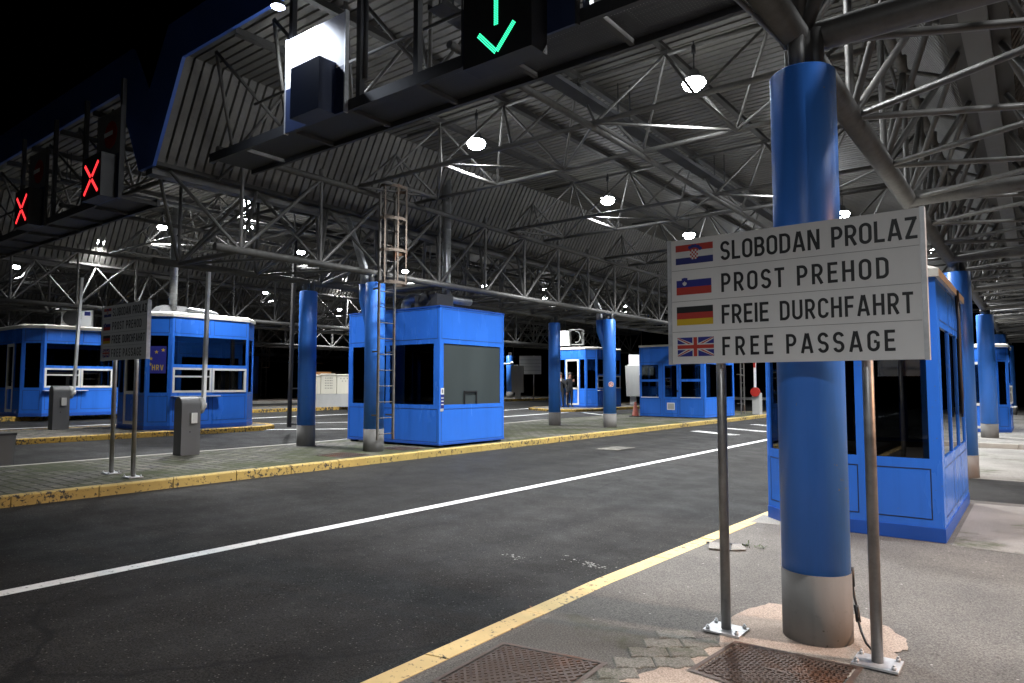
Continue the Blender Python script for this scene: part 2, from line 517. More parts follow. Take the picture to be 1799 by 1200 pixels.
    def build(s, name, mats, parent=None, loc=None):
        me = bpy.data.meshes.new(name)
        me.from_pydata(s.v, [], s.f)
        if not isinstance(mats, (list, tuple)):
            mats = [mats]
        for m in mats:
            me.materials.append(m)
        me.polygons.foreach_set('material_index', s.m)
        me.polygons.foreach_set('use_smooth', s.sm)
        me.update()
        o = bpy.data.objects.new(name, me)
        COL.objects.link(o)
        if parent is not None:
            o.parent = parent
        if loc is not None:
            o.location = loc
        return o

def tag(o, label=None, cat=None, group=None, kind=None):
    if label: o['label'] = label
    if cat: o['category'] = cat
    if group: o['group'] = group
    if kind: o['kind'] = kind
    return o

def thing(name, label, cat, loc=(0, 0, 0), rz=0.0, group=None):
    o = bpy.data.objects.new(name, None)
    COL.objects.link(o)
    o.empty_display_size = 0.2
    o.location = loc
    o.rotation_euler = (0, 0, rz)
    return tag(o, label, cat, group)

def copy_tree(o, parent=None):
    c = o.copy()
    COL.objects.link(c)
    if parent is not None:
        c.parent = parent
    for ch in list(o.children):
        copy_tree(ch, c)
    return c

def dup(o, loc, label, rz=None, group=None):
    c = copy_tree(o)
    c.location = loc
    if rz is not None: c.rotation_euler = (0, 0, rz)
    c['label'] = label
    if group: c['group'] = group
    return c

def structure(mb, name, mat):
    return tag(mb.build(name, mat), kind='structure')

def inset(poly, d):
    """offset a CCW polygon inwards by d with mitred corners"""
    n = len(poly); out = []
    for i in range(n):
        p0 = Vector(poly[i - 1]); p = Vector(poly[i]); p1 = Vector(poly[(i + 1) % n])
        a = (p - p0).normalized(); b = (p1 - p).normalized()
        na = Vector((-a.y, a.x)); nb = Vector((-b.y, b.x))
        m = (na + nb)
        m = m / max(0.3, m.dot(na))
        q = p + m * d
        out.append((q.x, q.y))
    return out

# ------------------------------------------------------------------ ground, roads, islands
GX = [-400, -27.5, -24.35, -20.9, -17.3, -13.95, -10.1, -2.95, 120]
GZ = [.55, .55, .53, .36, .34, .13, .10, -.12, -.12]
def gz(x):
    for i in range(len(GX) - 1):
        if x <= GX[i + 1]:
            t = (x - GX[i]) / (GX[i + 1] - GX[i])
            return GZ[i] + t * (GZ[i + 1] - GZ[i])
    return GZ[-1]

g = MB()
v = []
YS = [-120, -20, 0, 20, 60, 400]
for y in YS:
    for x, z in zip(GX, GZ):
        v.append((x, y, z))
nx = len(GX)
g.add(v, [(j * nx + i, j * nx + i + 1, (j + 1) * nx + i + 1, (j + 1) * nx + i) for j in range(len(YS) - 1) for i in range(nx - 1)])
structure(g, 'road', M['asphalt'])

def stripe(p0, p1, w, mat, name='road_marking', dz=0.004):
    """painted line that follows the road surface"""
    p0 = Vector(p0); p1 = Vector(p1)
    d = (p1 - p0); L = d.length; d.normalize()
    nrm = Vector((-d.y, d.x)) * (w / 2)
    n = max(1, int(L / 0.5))
    m = MB(); vs = []
    for i in range(n + 1):
        p = p0.lerp(p1, i / n)
        for q in (p - nrm, p + nrm):
            vs.append((q.x, q.y, gz(q.x) + dz))
    m.add(vs, [(2 * i, 2 * i + 1, 2 * i + 3, 2 * i + 2)[::-1] for i in range(n)])
    return structure(m, name, mat)

stripe((-6.44, -12), (-6.40, 60), 0.15, M['line'])
stripe((-21.95, -6), (-22.3, 20), 0.13, M['line'])
stripe((-20.5, 11.4), (-18.2, 16.0), 0.11, M['line'])
stripe((-17.9, 9.9), (-16.2, 14.2), 0.11, M['line'])
stripe((-20.8, 24.5), (-22.0, 36), 0.12, M['line'])
stripe((-17.1, 20.5), (-17.4, 27.0), 0.12, M['line'])
stripe((-17.0, 27.6), (-14.9, 27.3), 0.30, M['line_worn'])
stripe((-9.2, 22.0), (-7.6, 21.6), 0.5, M['line_worn'])
stripe((-8.9, 24.2), (-7.4, 23.9), 0.4, M['line_worn'])
stripe((-8.9, 27.2), (-7.2, 26.6), 0.5, M['line_worn'])

def island(name, poly, z, top_mat, kerb_m, kw=0.15, kinds=None, stone=1.0):
    """raised island: one paved top and a ring of kerb stones; kinds picks the paint of each edge"""
    inner = inset(poly, kw)
    t = MB()
    n = len(inner)
    t.add([(x, y, z - 0.004) for x, y in inner], [tuple(range(n))])
    structure(t, 'traffic_island', top_mat)
    mats = kerb_m if isinstance(kerb_m, (list, tuple)) else [kerb_m]
    k = MB()
    for i in range(n):
        a, b = Vector(poly[i]), Vector(poly[(i + 1) % n])
        c, d = Vector(inner[i]), Vector(inner[(i + 1) % n])
        L = (b - a).length
        m = max(1, round(L / stone))
        gap = 0.007 / max(L, 0.1)
        mi = kinds[i] if kinds else 0
        for j in range(m):
            t0 = j / m + (gap if j else 0); t1 = (j + 1) / m - (gap if j < m - 1 else 0)
            dz = random.uniform(-0.003, 0.003)
            q = [a.lerp(b, t0), a.lerp(b, t1), c.lerp(d, t1), c.lerp(d, t0)]
            bv = 0.015
            ou = (q[0] - q[3]).normalized() * bv
            z0 = -0.3 + min(0.3, z)
            vs = [(p.x, p.y, z0) for p in q]
            vs += [(p.x, p.y, z + dz - bv) for p in q[:2]] + [(p.x, p.y, z + dz) for p in q[2:]]
            vs += [(p.x - ou.x, p.y - ou.y, z + dz) for p in q[:2]]
            k.add(vs, [(0, 1, 5, 4), (1, 2, 6, 9, 5), (3, 0, 4, 8, 7), (4, 5, 9, 8), (8, 9, 6, 7), (2, 3, 7, 6)], mi)
    structure(k, 'kerb', mats)

# near island (camera side)
island('near', [(-2.95, -4), (3.2, -4), (3.2, 11.6), (-2.75, 11.6), (-2.80, 9.0), (-2.98, 5)], 0.0, M['pave'], [M['kerb_pale'], M['pave']], kw=0.17, kinds=[1, 1, 1, 0, 0, 0])
# paver island with barrier, sign, columns and square booth
island('second', [(-14.0, -4), (-10.1, -4), (-10.1, 36), (-16.5, 36), (-16, 24), (-15, 17.3), (-14.3, 14), (-13.9, 10)], 0.24,
       M['pave_moss'], [M['kerb_yellow'], M['kerb_grey']], kinds=[0, 0, 0, 1, 1, 1, 1, 1])
# third island with the chamfered booth
island('third', [(-20.9, -5), (-17.25, -5), (-17.25, 11.0), (-17.6, 11.6), (-18.3, 11.9), (-19.8, 11.9), (-20.6, 11.5), (-20.9, 10.8)], 0.46,
       M['pave_grey'], [M['kerb_worn']])
island('third_far', [(-21.5, 30), (-20.6, 28.2), (-18.7, 27.3), (-17.5, 27.8), (-17.2, 29), (-17.2, 40), (-21.5, 40)], 0.46, M['pave_grey'], [M['kerb_worn']])
island('fourth', [(-27.5, -5), (-24.35, -5), (-24.35, 20.2), (-27.5, 20.2)], 0.66, M['pave_grey'], [M['kerb_worn']])
island('fifth', [(-40, 16), (-35.2, 16), (-35.2, 50), (-40, 50)], 0.70, M['pave_pink'], [M['kerb_grey']])
island('fifth_b', [(-33, 30), (-27.6, 30), (-27.6, 50), (-33, 50)], 0.70, M['pave_grey'], [M['kerb_worn']])
# beyond the near island: pale concrete crossing and next island
m = MB(); m.quad((-2.9, 15.3, -0.116), (5, 15.3, -0.116), (5, 22.9, -0.116), (-2.9, 22.9, -0.116))
structure(m, 'pavement', M['concrete'])
island('near_far', [(-2.9, 22.95), (3.2, 22.95), (3.2, 62), (-2.9, 62)], 0.02, M['concrete'], [M['kerb_grey']], stone=1.2)
m = MB(); m.add([(-0.74, 8.2, 0), (2.4, 8.1, 0), (2.4, 11.35, 0), (-0.74, 11.3, 0)], [(0, 1, 2, 3)])
structure(m, 'concrete_slab', M['concrete'])
m = MB(); m.add([(-2.74, 8.15, 0), (-2.2, 8.2, 0), (-2.2, 8.6, 0), (-2.76, 8.7, 0)], [(0, 1, 2, 3)])
structure(m, 'concrete_slab', M['concrete'])

# concrete footing round the near column, with a broken outline
pts = [(-1.70, 5.03), (-1.62, 5.22), (-1.38, 5.33), (-1.08, 5.34), (-0.84, 5.20), (-0.72, 5.02), (-0.68, 4.86), (-0.74, 4.74), (-0.70, 4.6), (-0.78, 4.42),
       (-0.86, 4.36), (-0.88, 4.18), (-0.99, 3.98), (-1.02, 3.74), (-1.2, 3.55), (-1.62, 3.45), (-1.86, 3.36), (-1.78, 3.62), (-1.68, 3.95), (-1.63, 4.25), (-1.76, 4.6)]
rr = []
for i, p in enumerate(pts):
    q = pts[(i + 1) % len(pts)]
    for k in range(4):
        t = k / 4
        rr.append((p[0] + (q[0] - p[0]) * t + random.uniform(-.012, .012), p[1] + (q[1] - p[1]) * t + random.uniform(-.012, .012)))
m = MB(); m.add([(x, y, 0.002) for x, y in rr][::-1], [tuple(range(len(rr)))])
structure(m, 'concrete_footing', M['concrete_pink'])

# interlocking pavers between the two manhole covers
gpoly = [(-2.74, 4.08), (-2.62, 4.16), (-2.3, 4.12), (-1.95, 4.22), (-1.70, 4.30), (-1.62, 4.1), (-1.66, 3.9), (-1.8, 3.5), (-1.84, 3.2), (-1.9, 2.6), (-2.74, 2.6)]
m = MB(); m.add([(x, y, 0.000) for x, y in gpoly][::-1], [tuple(range(len(gpoly)))])
structure(m, 'mossy_ground', M['grout'])
pv = MB()
def inside(x, y, poly):
    c = False
    for i in range(len(poly)):
        x0, y0 = poly[i]; x1, y1 = poly[i - 1]
        if (y0 > y) != (y1 > y) and x < (x1 - x0) * (y - y0) / (y1 - y0) + x0:
            c = not c
    return c
ang = R(38)
ca, sa = math.cos(ang), math.sin(ang)
for i in range(-12, 13):
    for j in range(-14, 15):
        lu = i * 0.235 + (0.1175 if j % 2 else 0); lv = j * 0.148
        cx = -2.1 + lu * ca - lv * sa; cy = 3.5 + lu * sa + lv * ca
        if not inside(cx, cy, gpoly):
            continue
        if -2.80 < cx < -1.98 and 2.7 < cy < 3.72:
            continue
        if cx < -1.98 + random.uniform(-.12, .12):
            continue
        a = 0.1145; w = 0.0695; s_ = 0.02
        out = [(-a, -w), (-a * .4, -w), (-a * .15, -w - s_), (a * .15, -w - s_), (a * .4, -w), (a, -w), (a, w), (a * .4, w), (a * .15, w - s_), (-a * .15, w - s_), (-a * .4, w), (-a, w)]
        tz = random.uniform(-0.002, 0.004)
        P = [(cx + (u + random.uniform(-.003, .003)) * ca - q * sa, cy + u * sa + (q + random.uniform(-.003, .003)) * ca) for u, q in out]
        cc = (sum(p[0] for p in P) / 12, sum(p[1] for p in P) / 12)
        P1 = [(cc[0] + (p[0] - cc[0]) * 0.93, cc[1] + (p[1] - cc[1]) * 0.91) for p in P]
        pv.prism(P, -0.03, 0.0025 + tz * .6, 0)
        pv.prism(P, 0.003 + tz * .6, 0.007 + tz * .6, 0, P1)
structure(pv, 'paving', M['paver_stone'])

# splashes of white paint on the asphalt
def splat(cx, cy, n, spread, name='paint_stain'):
    m = MB()
    for i in range(n):
        x = cx + random.gauss(0, spread); y = cy + random.gauss(0, spread * 0.55)
        r = random.uniform(0.004, 0.017)
        k = 7
        P = [(x + r * random.uniform(.5, 1.2) * math.cos(2 * PI * q / k), y + r * random.uniform(.5, 1.2) * math.sin(2 * PI * q / k)) for q in range(k)]
        m.add([(a, b, gz(a) + 0.004 + 0.00002 * i) for a, b in P], [tuple(range(k))])
    structure(m, name, M['stain'])
splat(-3.42, 5.70, 46, 0.085)
splat(-4.12, 5.42, 20, 0.06)
splat(-3.70, 5.72, 10, 0.10)

# ------------------------------------------------------------------ sheets and lamp of the canopy
C0, P_ = -0.37, -11.78
VC = [C0 + P_ * k for k in range(-1, 6)]           # valley centres, 11.41 .. -59.3
Y0, Y1 = 5.42, 46.5
ZD, ZG = 7.06, 5.42                                # flat sheet, valley gutter
YK = [4.85 + 5.05 * k for k in range(0, 9)]
canopy = thing('canopy', 'wide night-lit steel canopy roofing all lanes, ribbed sheets over white tube trusses', 'canopy')

def deck(xa, xb, name):
    """ribbed sheet of one bay from gutter xa (left) up, across and down to gutter xb; ribs run along x"""
    line = [(xa + 0.27, ZG), (xa + 1.19, ZD), (xb - 1.19, ZD), (xb - 0.27, ZG)]
    prof = []
    y = Y0
    while y < Y1:
        prof += [(y, 0.0), (y + 0.122, 0.0), (y + 0.128, 0.085), (y + 0.158, 0.085), (y + 0.164, 0.0)]
        y += 0.168
    nrm = [(0.87, -0.48), (0.35, -0.94), (-0.35, -0.94), (-0.87, -0.48)]
    b = MB(); vs = []
    for (x, z), (a, c) in zip(line, nrm):
        for (yy, h) in prof:
            vs.append((x - a * h, yy, z - c * h))
    n = len(prof)
    b.add(vs, [(j * n + i, (j + 1) * n + i, (j + 1) * n + i + 1, j * n + i + 1) for j in range(3) for i in range(n - 1)])
    return b.build('roof_deck', M['deck'], canopy)

for k in range(len(VC) - 1):
    deck(VC[k + 1], VC[k], 'roof_deck')

def fascia(y, yb):
    """navy edge band that follows the folded roof line"""
    for k in range(len(VC) - 1):
        xa, xb = VC[k + 1], VC[k]
        top = [(xa, 6.70), (xa + 0.67, 7.72), (xb - 0.67, 7.72), (xb, 6.70)]
        bot = [(xa, ZG - 0.05), (xa + 0.26, ZG - 0.05), (xa + 1.18, 7.01), (xb - 1.18, 7.01), (xb - 0.26, ZG - 0.05), (xb, ZG - 0.05)]
        b = MB()
        T = [top[0], top[0], top[1], top[2], top[3], top[3]]
        for yy in (y, yb):
            b.add([(x, yy, z) for x, z in T] + [(x, yy, z) for x, z in bot], [(i, i + 1, 7 + i, 6 + i) for i in range(5)])
        for i in range(5):
            b.quad((bot[i][0], y, bot[i][1]), (bot[i + 1][0], y, bot[i + 1][1]), (bot[i + 1][0], yb, bot[i + 1][1]), (bot[i][0], yb, bot[i][1]))
            if i in (1, 2, 3):
                b.quad((T[i][0], y, T[i][1]), (T[i + 1][0], y, T[i + 1][1]), (T[i + 1][0], yb, T[i + 1][1]), (T[i][0], yb, T[i][1]))
        b.build('fascia', M['blue_fascia'], canopy)
fascia(Y0 - 0.06, Y0 - 0.003)
fascia(Y1 + 0.003, Y1 + 0.06)

# gutters in the valleys
for c in VC:
    b = MB()
    b.box(c - 0.26, c + 0.26, Y0, Y1, ZG - 0.03, ZG - 0.004)
    b.box(c - 0.29, c - 0.26, Y0, Y1, ZG - 0.03, ZG + 0.12)
    b.box(c + 0.26, c + 0.29, Y0, Y1, ZG - 0.03, ZG + 0.12)
    b.build('gutter', M['purlin'], canopy)

# valley trusses: two bottom tubes, two top tubes, lattice sides, tubes up to the gutter
HW = 1.1
ZL, ZU = 3.97, 5.66
NODES = [4.85 + 5.05 / 3 * i for i in range(0, 25)]
def valley(c, y0):
    hw = 0.85 if c > -5 else HW
    nds = [y for y in NODES if y0 <= y <= Y1 - 0.5]
    near = c > -5
    rl = 0.098 if near else 0.070
    b = MB()
    yend = nds[-1] + 0.3
    ystart = 1.8 if near else y0 - 0.45
    for s in (-1, 1):
        x = c + s * hw
        b.tube((x, ystart, ZL), (x, yend, ZL), rl, 14)
        b.tube((x, max(Y0 + .2, ystart), ZU), (x, yend, ZU), 0.062, 10)
    # gutter carrier
    for i, y in enumerate(nds):
        ym = y + 0.84
        for s in (-1, 1):
            x = c + s * hw
            b.tube((x, y, ZL), (x, y, ZU), 0.036, 6, caps=False)
            if i < len(nds) - 1:
                b.tube((x, y, ZL), (x, nds[i + 1], ZU), 0.036, 6, caps=False)
                # two raking tubes from each bottom node to the gutter
                b.tube((x, y, ZL), (c + s * 0.2, ym, ZG - 0.06), 0.034, 6, caps=False)
                b.tube((x, y, ZL), (c + s * 0.2, max(Y0 + 0.1, ym - 1.683), ZG - 0.06), 0.034, 6, caps=False)
        if i < len(nds) - 1:
            # lattice between the two bottom tubes
            b.tube((c - hw, y, ZL), (c + hw, ym, ZL), 0.030, 6, caps=False)
            b.tube((c + hw, ym, ZL), (c - hw, nds[i + 1], ZL), 0.030, 6, caps=False)
        if i % 3 == 0:
            b.tube((c - hw, y, ZL), (c + hw, y, ZL), rl if near else 0.05, 12, caps=False)
        b.tube((c - hw, y, ZU), (c - .29, y, ZG - .02), 0.03, 6, caps=False)
        b.tube((c + hw, y, ZU), (c + .29, y, ZG - .02), 0.03, 6, caps=False)
        # node plates under the roof trusses
        for s in (-1, 1):
            b.tube((c + s * hw, y, ZU + 0.06), (c + s * hw, y, ZU + 0.20), 0.05, 8)
    b.bar((c, Y0, ZG - 0.09), (c, yend, ZG - 0.09), 0.24, 0.12)
    return b.build('valley_truss', [M['steel']], canopy)
for c in VC:
    valley(c, 4.8 if c > -5 else 6.5)

# cross trusses: two bottom tubes and a line of apexes with four legs each
def cross():
    b = MB()
    z = 5.70; za = 6.88; hy = 0.82
    xs = [-4.125 + 1.65 * i for i in range(6)]
    ext = [-4.78] + xs + [4.78]
    for s in (-1, 1):
        b.tube((-4.80, s * hy, z), (4.80, s * hy, z), 0.042, 8)
    b.tube((-4.2, 0, za), (4.2, 0, za), 0.040, 8)
    for x in xs:
        b.tube((x, -hy, z), (x, hy, z), 0.038, 6, caps=False)
    for i in range(len(ext) - 1):
        s = 1 if i % 2 else -1
        b.tube((ext[i], s * hy, z), (ext[i + 1], -s * hy, z), 0.026, 6, caps=False)
    for i in range(5):
        xm = (xs[i] + xs[i + 1]) / 2
        for x in (xs[i], xs[i + 1]):
            for s in (-1, 1):
                b.tube((x, s * hy, z), (xm, 0, za), 0.025, 6, caps=False)
        b.bar((xm, 0, za - 0.02), (xm, 0, za + 0.06), 0.12, 0.12)
    for sx in (-1, 1):
        for s in (-1, 1):
            b.tube((sx * 4.125, s * hy, z), (sx * 4.60, 0, 6.55), 0.028, 6, caps=False)
            b.tube((sx * 4.78, s * hy, z), (sx * 4.60, 0, 6.55), 0.028, 6, caps=False)
    return b
first = None
for k in range(len(VC) - 1):
    cb = (VC[k] + VC[k + 1]) / 2 + 0.10
    for y in YK[1:]:
        if first is None:
            first = cross().build('cross_truss', M['steel'], canopy)
            o = first
        else:
            o = first.copy(); COL.objects.link(o); o.parent = canopy
        o.location = (cb, y, 0)
# front edge truss of each bay (single plane, just behind the fascia)
for k in range(len(VC) - 1):
    xa, xb = VC[k + 1] + HW, VC[k] - HW
    b = MB()
    n = 6
    b.tube((xa, 6.35, 5.66), (xb, 6.35, 5.66), 0.045, 8)
    for i in range(n):
        x0 = xa + (xb - xa) * i / n; x1 = xa + (xb - xa) * (i + 1) / n
        b.tube((x0, 6.35, 5.66), ((x0 + x1) / 2, 5.55, 6.95), 0.030, 6)
        b.tube(((x0 + x1) / 2, 5.55, 6.95), (x1, 6.35, 5.66), 0.030, 6)
        b.tube((x0, 6.35, 5.66), ((x0 + x1) / 2, 6.95, 6.88), 0.028, 6)
        b.tube(((x0 + x1) / 2, 6.95, 6.88), (x1, 6.35, 5.66), 0.028, 6)
    b.build('edge_truss', M['steel'], canopy)

# purlins and cable trays along the lanes
pur = None
for k in range(len(VC) - 1):
    cb = (VC[k] + VC[k + 1]) / 2 + 0.10
    for i in range(-3, 4):
        x = cb + 1.65 * i
        if pur is None:
            b = MB()
            b.box(-0.055, 0.055, Y0, Y1, ZD - 0.135, ZD - 0.125)
            b.box(-0.006, 0.006, Y0, Y1, ZD - 0.125, ZD - 0.006)
            pur = b.build('purlin', M['purlin'], canopy)
            o = pur
        else:
            o = pur.copy(); COL.objects.link(o); o.parent = canopy
        o.location = (x, 0, 0)
for k in (1, 2):
    cb = (VC[k] + VC[k + 1]) / 2
    b = MB()
    b.tube((cb + 0.91, 5.75, 5.62), (cb + 0.91, 40, 5.62), 0.05, 8)
    b.build('tie_tube', M['steel'], canopy)
    b = MB()
    b.box(cb + 0.50, cb + 0.75, 5.8, 44, 6.20, 6.21)
    b.box(cb + 0.50, cb + 0.515, 5.8, 44, 6.21, 6.27)
    b.box(cb + 0.735, cb + 0.75, 5.8, 44, 6.21, 6.27)
    for i in range(9):
        b.tube((cb + 0.51, 6 + 4.6 * i, 6.24), (cb + 0.51, 6 + 4.6 * i, 7.0), 0.012, 5)
        b.tube((cb + 0.74, 6 + 4.6 * i, 6.24), (cb + 0.74, 6 + 4.6 * i, 6.9), 0.012, 5)
    b.build('cable_tray', M['dark_steel'], canopy)

# ------------------------------------------------------------------ hanging lamps
def make_lamp(label):
    t = thing('canopy_lamp', label, 'lamp', group='lamps hanging under the canopy')
    b = MB()
    b.lathe([(0.04, 0.24), (0.07, 0.23), (0.09, 0.18), (0.10, 0.11), (0.155, 0.085), (0.16, 0.0761)][::-1], 20)
    b.build('lamp_housing', M['housing'], t)
    b = MB(); b.lathe([(0.02, -0.085), (0.09, -0.075), (0.15, -0.04), (0.178, 0.03), (0.15, 0.075)], 24)
    b.build('lamp_lens', M['lens'], t)
    b = MB()
    b.tube((0, 0, 0.26), (0, 0, 0.70), 0.012, 6)
    b.tube((0, 0, 0.50), (0, 0, 0.62), 0.035, 8)
    b.build('hanger_rod', M['dark_steel'], t)
    ld = bpy.data.lights.new('lamp_light', 'SPOT')
    ld.energy = LAMP_W
    ld.color = LAMP_COL
    ld.spot_size = R(138)
    ld.spot_blend = 0.65
    ld.shadow_soft_size = 0.16
    lo = bpy.data.objects.new('lamp_light', ld)
    COL.objects.link(lo)
    lo.parent = t
    lo.location = (0, 0, -0.13)
    return t
ORD = ['first', 'second', 'third', 'fourth', 'fifth', 'sixth', 'seventh', 'eighth', 'ninth']
lamp0 = make_lamp('x')
spots = []
for i, k in enumerate(range(1, 9)):
    spots.append(((-8.35, YK[k] - 0.15, 6.20), '%s lamp from the front in the row above the far side of the white-lined lane' % ORD[i]))
for i, k in enumerate((1, 2, 3, 5, 7)):
    spots.append(((-4.00, YK[k] - 0.1, 6.20), '%s lamp from the front in the row above the near side of the white-lined lane' % ORD[i]))
spots.append(((-2.55, 26.4, 6.05), 'lamp glowing just right of the big sign above the roof of the nearest booth'))
for (x, y), lab in (((-15.45, 9.2), 'bright starry lamp above and left of the tall white barrier arm'),
                    ((-17.87, 10.8), 'bright lamp just below another lamp, above the chamfered booth'),
                    ((-19.75, 13.9), 'small lamp above the top left of the plain blue column'),
                    ((-23.4, 18.6), 'small flat lamp between the plain column and the column with the ladder'),
                    ((-19.8, 18.8), 'lamp seen through the ladder cage beside the second column'),
                    ((-19.8, 23.7), 'small lamp right of the silver duct over the square booth'),
                    ((-18.35, 26.5), 'upper of two small lamps one above the other, over the far columns'),
                    ((-20.05, 28.9), 'lower of two small lamps one above the other, over the far columns'),
                    ((-18.43, 34.6), 'farthest small lamp, above the column with the branching bracket'),
                    ((-23.4, 9.0), 'small lamp above the sign at the left, near the red crosses'),
                    ((-19.82, 9.26), 'dim lamp left of the starry lamp, partly behind truss tubes'),
                    ((-30.9, 9.0), 'lamp at the left edge of the picture, above the leftmost booth'),
                    ((-29.8, 19.0), 'small lamp over the far lanes behind the plain column'),
                    ((-41.7, 13.5), 'far lamp behind the raised arm of the left barrier'),
                    ((-33.0, 26.0), 'far lamp over the pink pavement beside the white cabinets'),
                    ((-31.5, 37.0), 'far lamp over the kiosk cabinets behind the square booth')):
    spots.append(((x, y, 6.12), lab))
spots.append(((-8.35, 5.98, 6.22), 'frontmost lamp above the far side of the white-lined lane, behind the floodlit board'))
spots.append(((-2.75, 5.98, 6.22), 'frontmost lamp above the near side of the white-lined lane, right behind the gantry'))
spots.append(((2.6, 5.6, 6.20), 'frontmost lamp in the bay to the right of the big sign'))
# lamps of the bay on the camera's right and of the open front end
spots.append(((2.6, 9.9, 6.20), 'first lamp in the bay to the right of the nearest booth'))
spots.append(((2.6, 19.9, 6.20), 'second lamp in the bay to the right of the nearest booth'))
spots.append(((2.6, 30.0, 6.20), 'third lamp in the bay to the right of the nearest booth'))
for i, (p, lab) in enumerate(spots):
    o = lamp0 if i == 0 else copy_tree(lamp0)
    o.location = p
    o['label'] = lab
    if p[2] < 6.15:
        o.scale = (0.72, 0.72, 0.72)
    if lab.startswith('frontmost'):
        for c_ in o.children:
            if c_.type == 'LIGHT':
                c_.data = c_.data.copy(); c_.data.energy = LAMP_W * (0.62 if 'far side' not in lab else 0.36)

# front-end lamp on the forward bottom tube of the near valley truss
o = copy_tree(lamp0); o.location = (-0.35, -0.3, 4.5); o['label'] = 'low lamp hung at the open front end of the valley truss before the big sign'
for c_ in o.children:
    if c_.type == 'LIGHT':
        c_.data = c_.data.copy(); c_.data.energy = 1250; c_.data.spot_size = R(150); c_.data.spot_blend = 1.0

# sodium street lamp on the right, beyond the frame: its warm light falls on the near pavement
sl = thing('street_lamp', 'tall sodium street lamp to the right of the near island giving warm light', 'street lamp', (11.5, 7.6, -0.12))
b = MB(); b.tube((0, 0, 0), (0, 0, 5.0), 0.08, 12, r1=0.05); b.tube((0, 0, 5.0), (-1.0, 0, 5.25), 0.035, 8)
b.build('pole', M['pole'], sl)
b = MB(); b.prism([(-1.6, -.14), (-0.9, -.10), (-0.9, .10), (-1.6, .14)], 5.22, 5.34); b.build('lamp_head', M['housing'], sl)
b = MB(); b.box(-1.5, -1.05, -.09, .09, 5.20, 5.215); b.build('lamp_lens', M['sodium'], sl)
ld = bpy.data.lights.new('sodium_light', 'SPOT'); ld.energy = 6500; ld.color = (1.0, 0.50, 0.26); ld.spot_size = R(170); ld.spot_blend = 0.3; ld.shadow_soft_size = 0.08
lo = bpy.data.objects.new('sodium_light', ld); COL.objects.link(lo); lo.parent = sl; lo.location = (-1.28, 0, 5.15)

sl2 = thing('street_lamp', 'street lamp standing on the approach far behind the camera', 'street lamp', (-24, -24, -0.1), 0)
b = MB(); b.tube((0, 0, 0), (0, 0, 8.6), 0.09, 12, r1=0.05); b.tube((0, 0, 8.6), (0.8, 0.8, 8.8), 0.035, 8)
b.build('pole', M['pole'], sl2)
b = MB(); b.box(.55, 1.15, .55, 1.0, 8.76, 8.88); b.build('lamp_head', M['housing'], sl2)
b = MB(); b.box(.65, 1.05, .65, .92, 8.74, 8.755); b.build('lamp_lens', M['lens_small'], sl2)
ld = bpy.data.lights.new('approach_light', 'SPOT'); ld.energy = 3600; ld.color = (0.8, 0.88, 1.0); ld.spot_size = R(175); ld.spot_blend = 0.3; ld.shadow_soft_size = 0.2
lo = bpy.data.objects.new('approach_light', ld); COL.objects.link(lo); lo.parent = sl2; lo.location = (.85, .8, 8.70)

# ------------------------------------------------------------------ columns
def make_column(r, h, zb, branch, label, loc, ztop=3.76):
    """loc z is the foot; sleeve top at world 3.76"""
    t = thing('canopy_column', label, 'column', loc, group='blue canopy columns')
    top = ztop - loc[2]
    b = MB(); b.lathe([(r + 0.004, -0.12), (r + 0.004, zb)], 40)
    b.build('grey_base', M['grey_paint'], t)
    b = MB(); b.lathe([(r, zb), (r, top - 0.012), (r - 0.012, top)], 40)
    b.build('blue_sleeve', M['blue_col'], t)
    b = MB()
    for i in range(3):
        a = 2 * PI * i / 3 + 0.4
        b.tube((0.09 * math.cos(a), 0.09 * math.sin(a), top - .05), (0.09 * math.cos(a), 0.09 * math.sin(a), 3.99 - loc[2]), 0.052, 10)
    b.build('steel_stub', M['steel'], t)
    if branch:
        b = MB(); b.path([(-0.36, 0, top), (-0.35, 0, top - 0.35), (-0.16, 0, top - 0.85), (-0.05, 0, top - 1.05)], 0.115, 14)
        b.build('branch_sleeve', M['blue_col'], t)
        b = MB()
        for dx in (-0.42, -0.30):
            b.path([(-0.95, 0.02, 5.3 - loc[2]), (dx - 0.03, 0, 4.15 - loc[2]), (dx, 0, 3.98 - loc[2]), (dx, 0, top - 0.05)], 0.05, 10)
        b.build('drain_pipe', M['zinc'], t)
    return t
make_column(0.205, 0, 0.425, False, 'thick blue column right behind the big four language sign', (-1.177, 4.745, 0), 3.69)
make_column(0.222, 0, 0.42, False, 'blue column rising right behind the nearest booth', (-1.14, 15.5, -0.12))
make_column(0.225, 0, 0.42, False, 'blue column beside the thin pole, standing alone beyond the nearest booth', (-1.2, 25.4, 0.02))
make_column(0.225, 0, 0.42, False, 'blue column half hidden behind the farther booth at the right', (-1.2, 35.6, 0.02))
make_column(0.225, 0, 0.42, False, 'farthest narrow blue column at the right edge', (-1.15, 46.0, 0.02))
make_column(0.200, 0, 0.46, False, 'plain blue column standing left of the square booth', (-13.25, 9.55, 0.24))
make_column(0.210, 0, 0.46, True, 'blue column with the ladder in front of the square booth', (-11.03, 9.62, 0.24))
make_column(0.205, 0, 0.44, False, 'plain blue column right of the square booth, before the standing officer', (-13.2, 19.6, 0.24))
make_column(0.210, 0, 0.44, True, 'blue column with branching bracket and a round sticker', (-11.1, 19.7, 0.24))
make_column(0.24, 0, 0.44, False, 'far blue column behind a caged ladder on pink pavement', (-46.0, 28.6, 0.55))
make_column(0.26, 0, 0.44, False, 'far half white half blue column beside the kiosk cabinet', (-30.6, 39.6, 0.70))
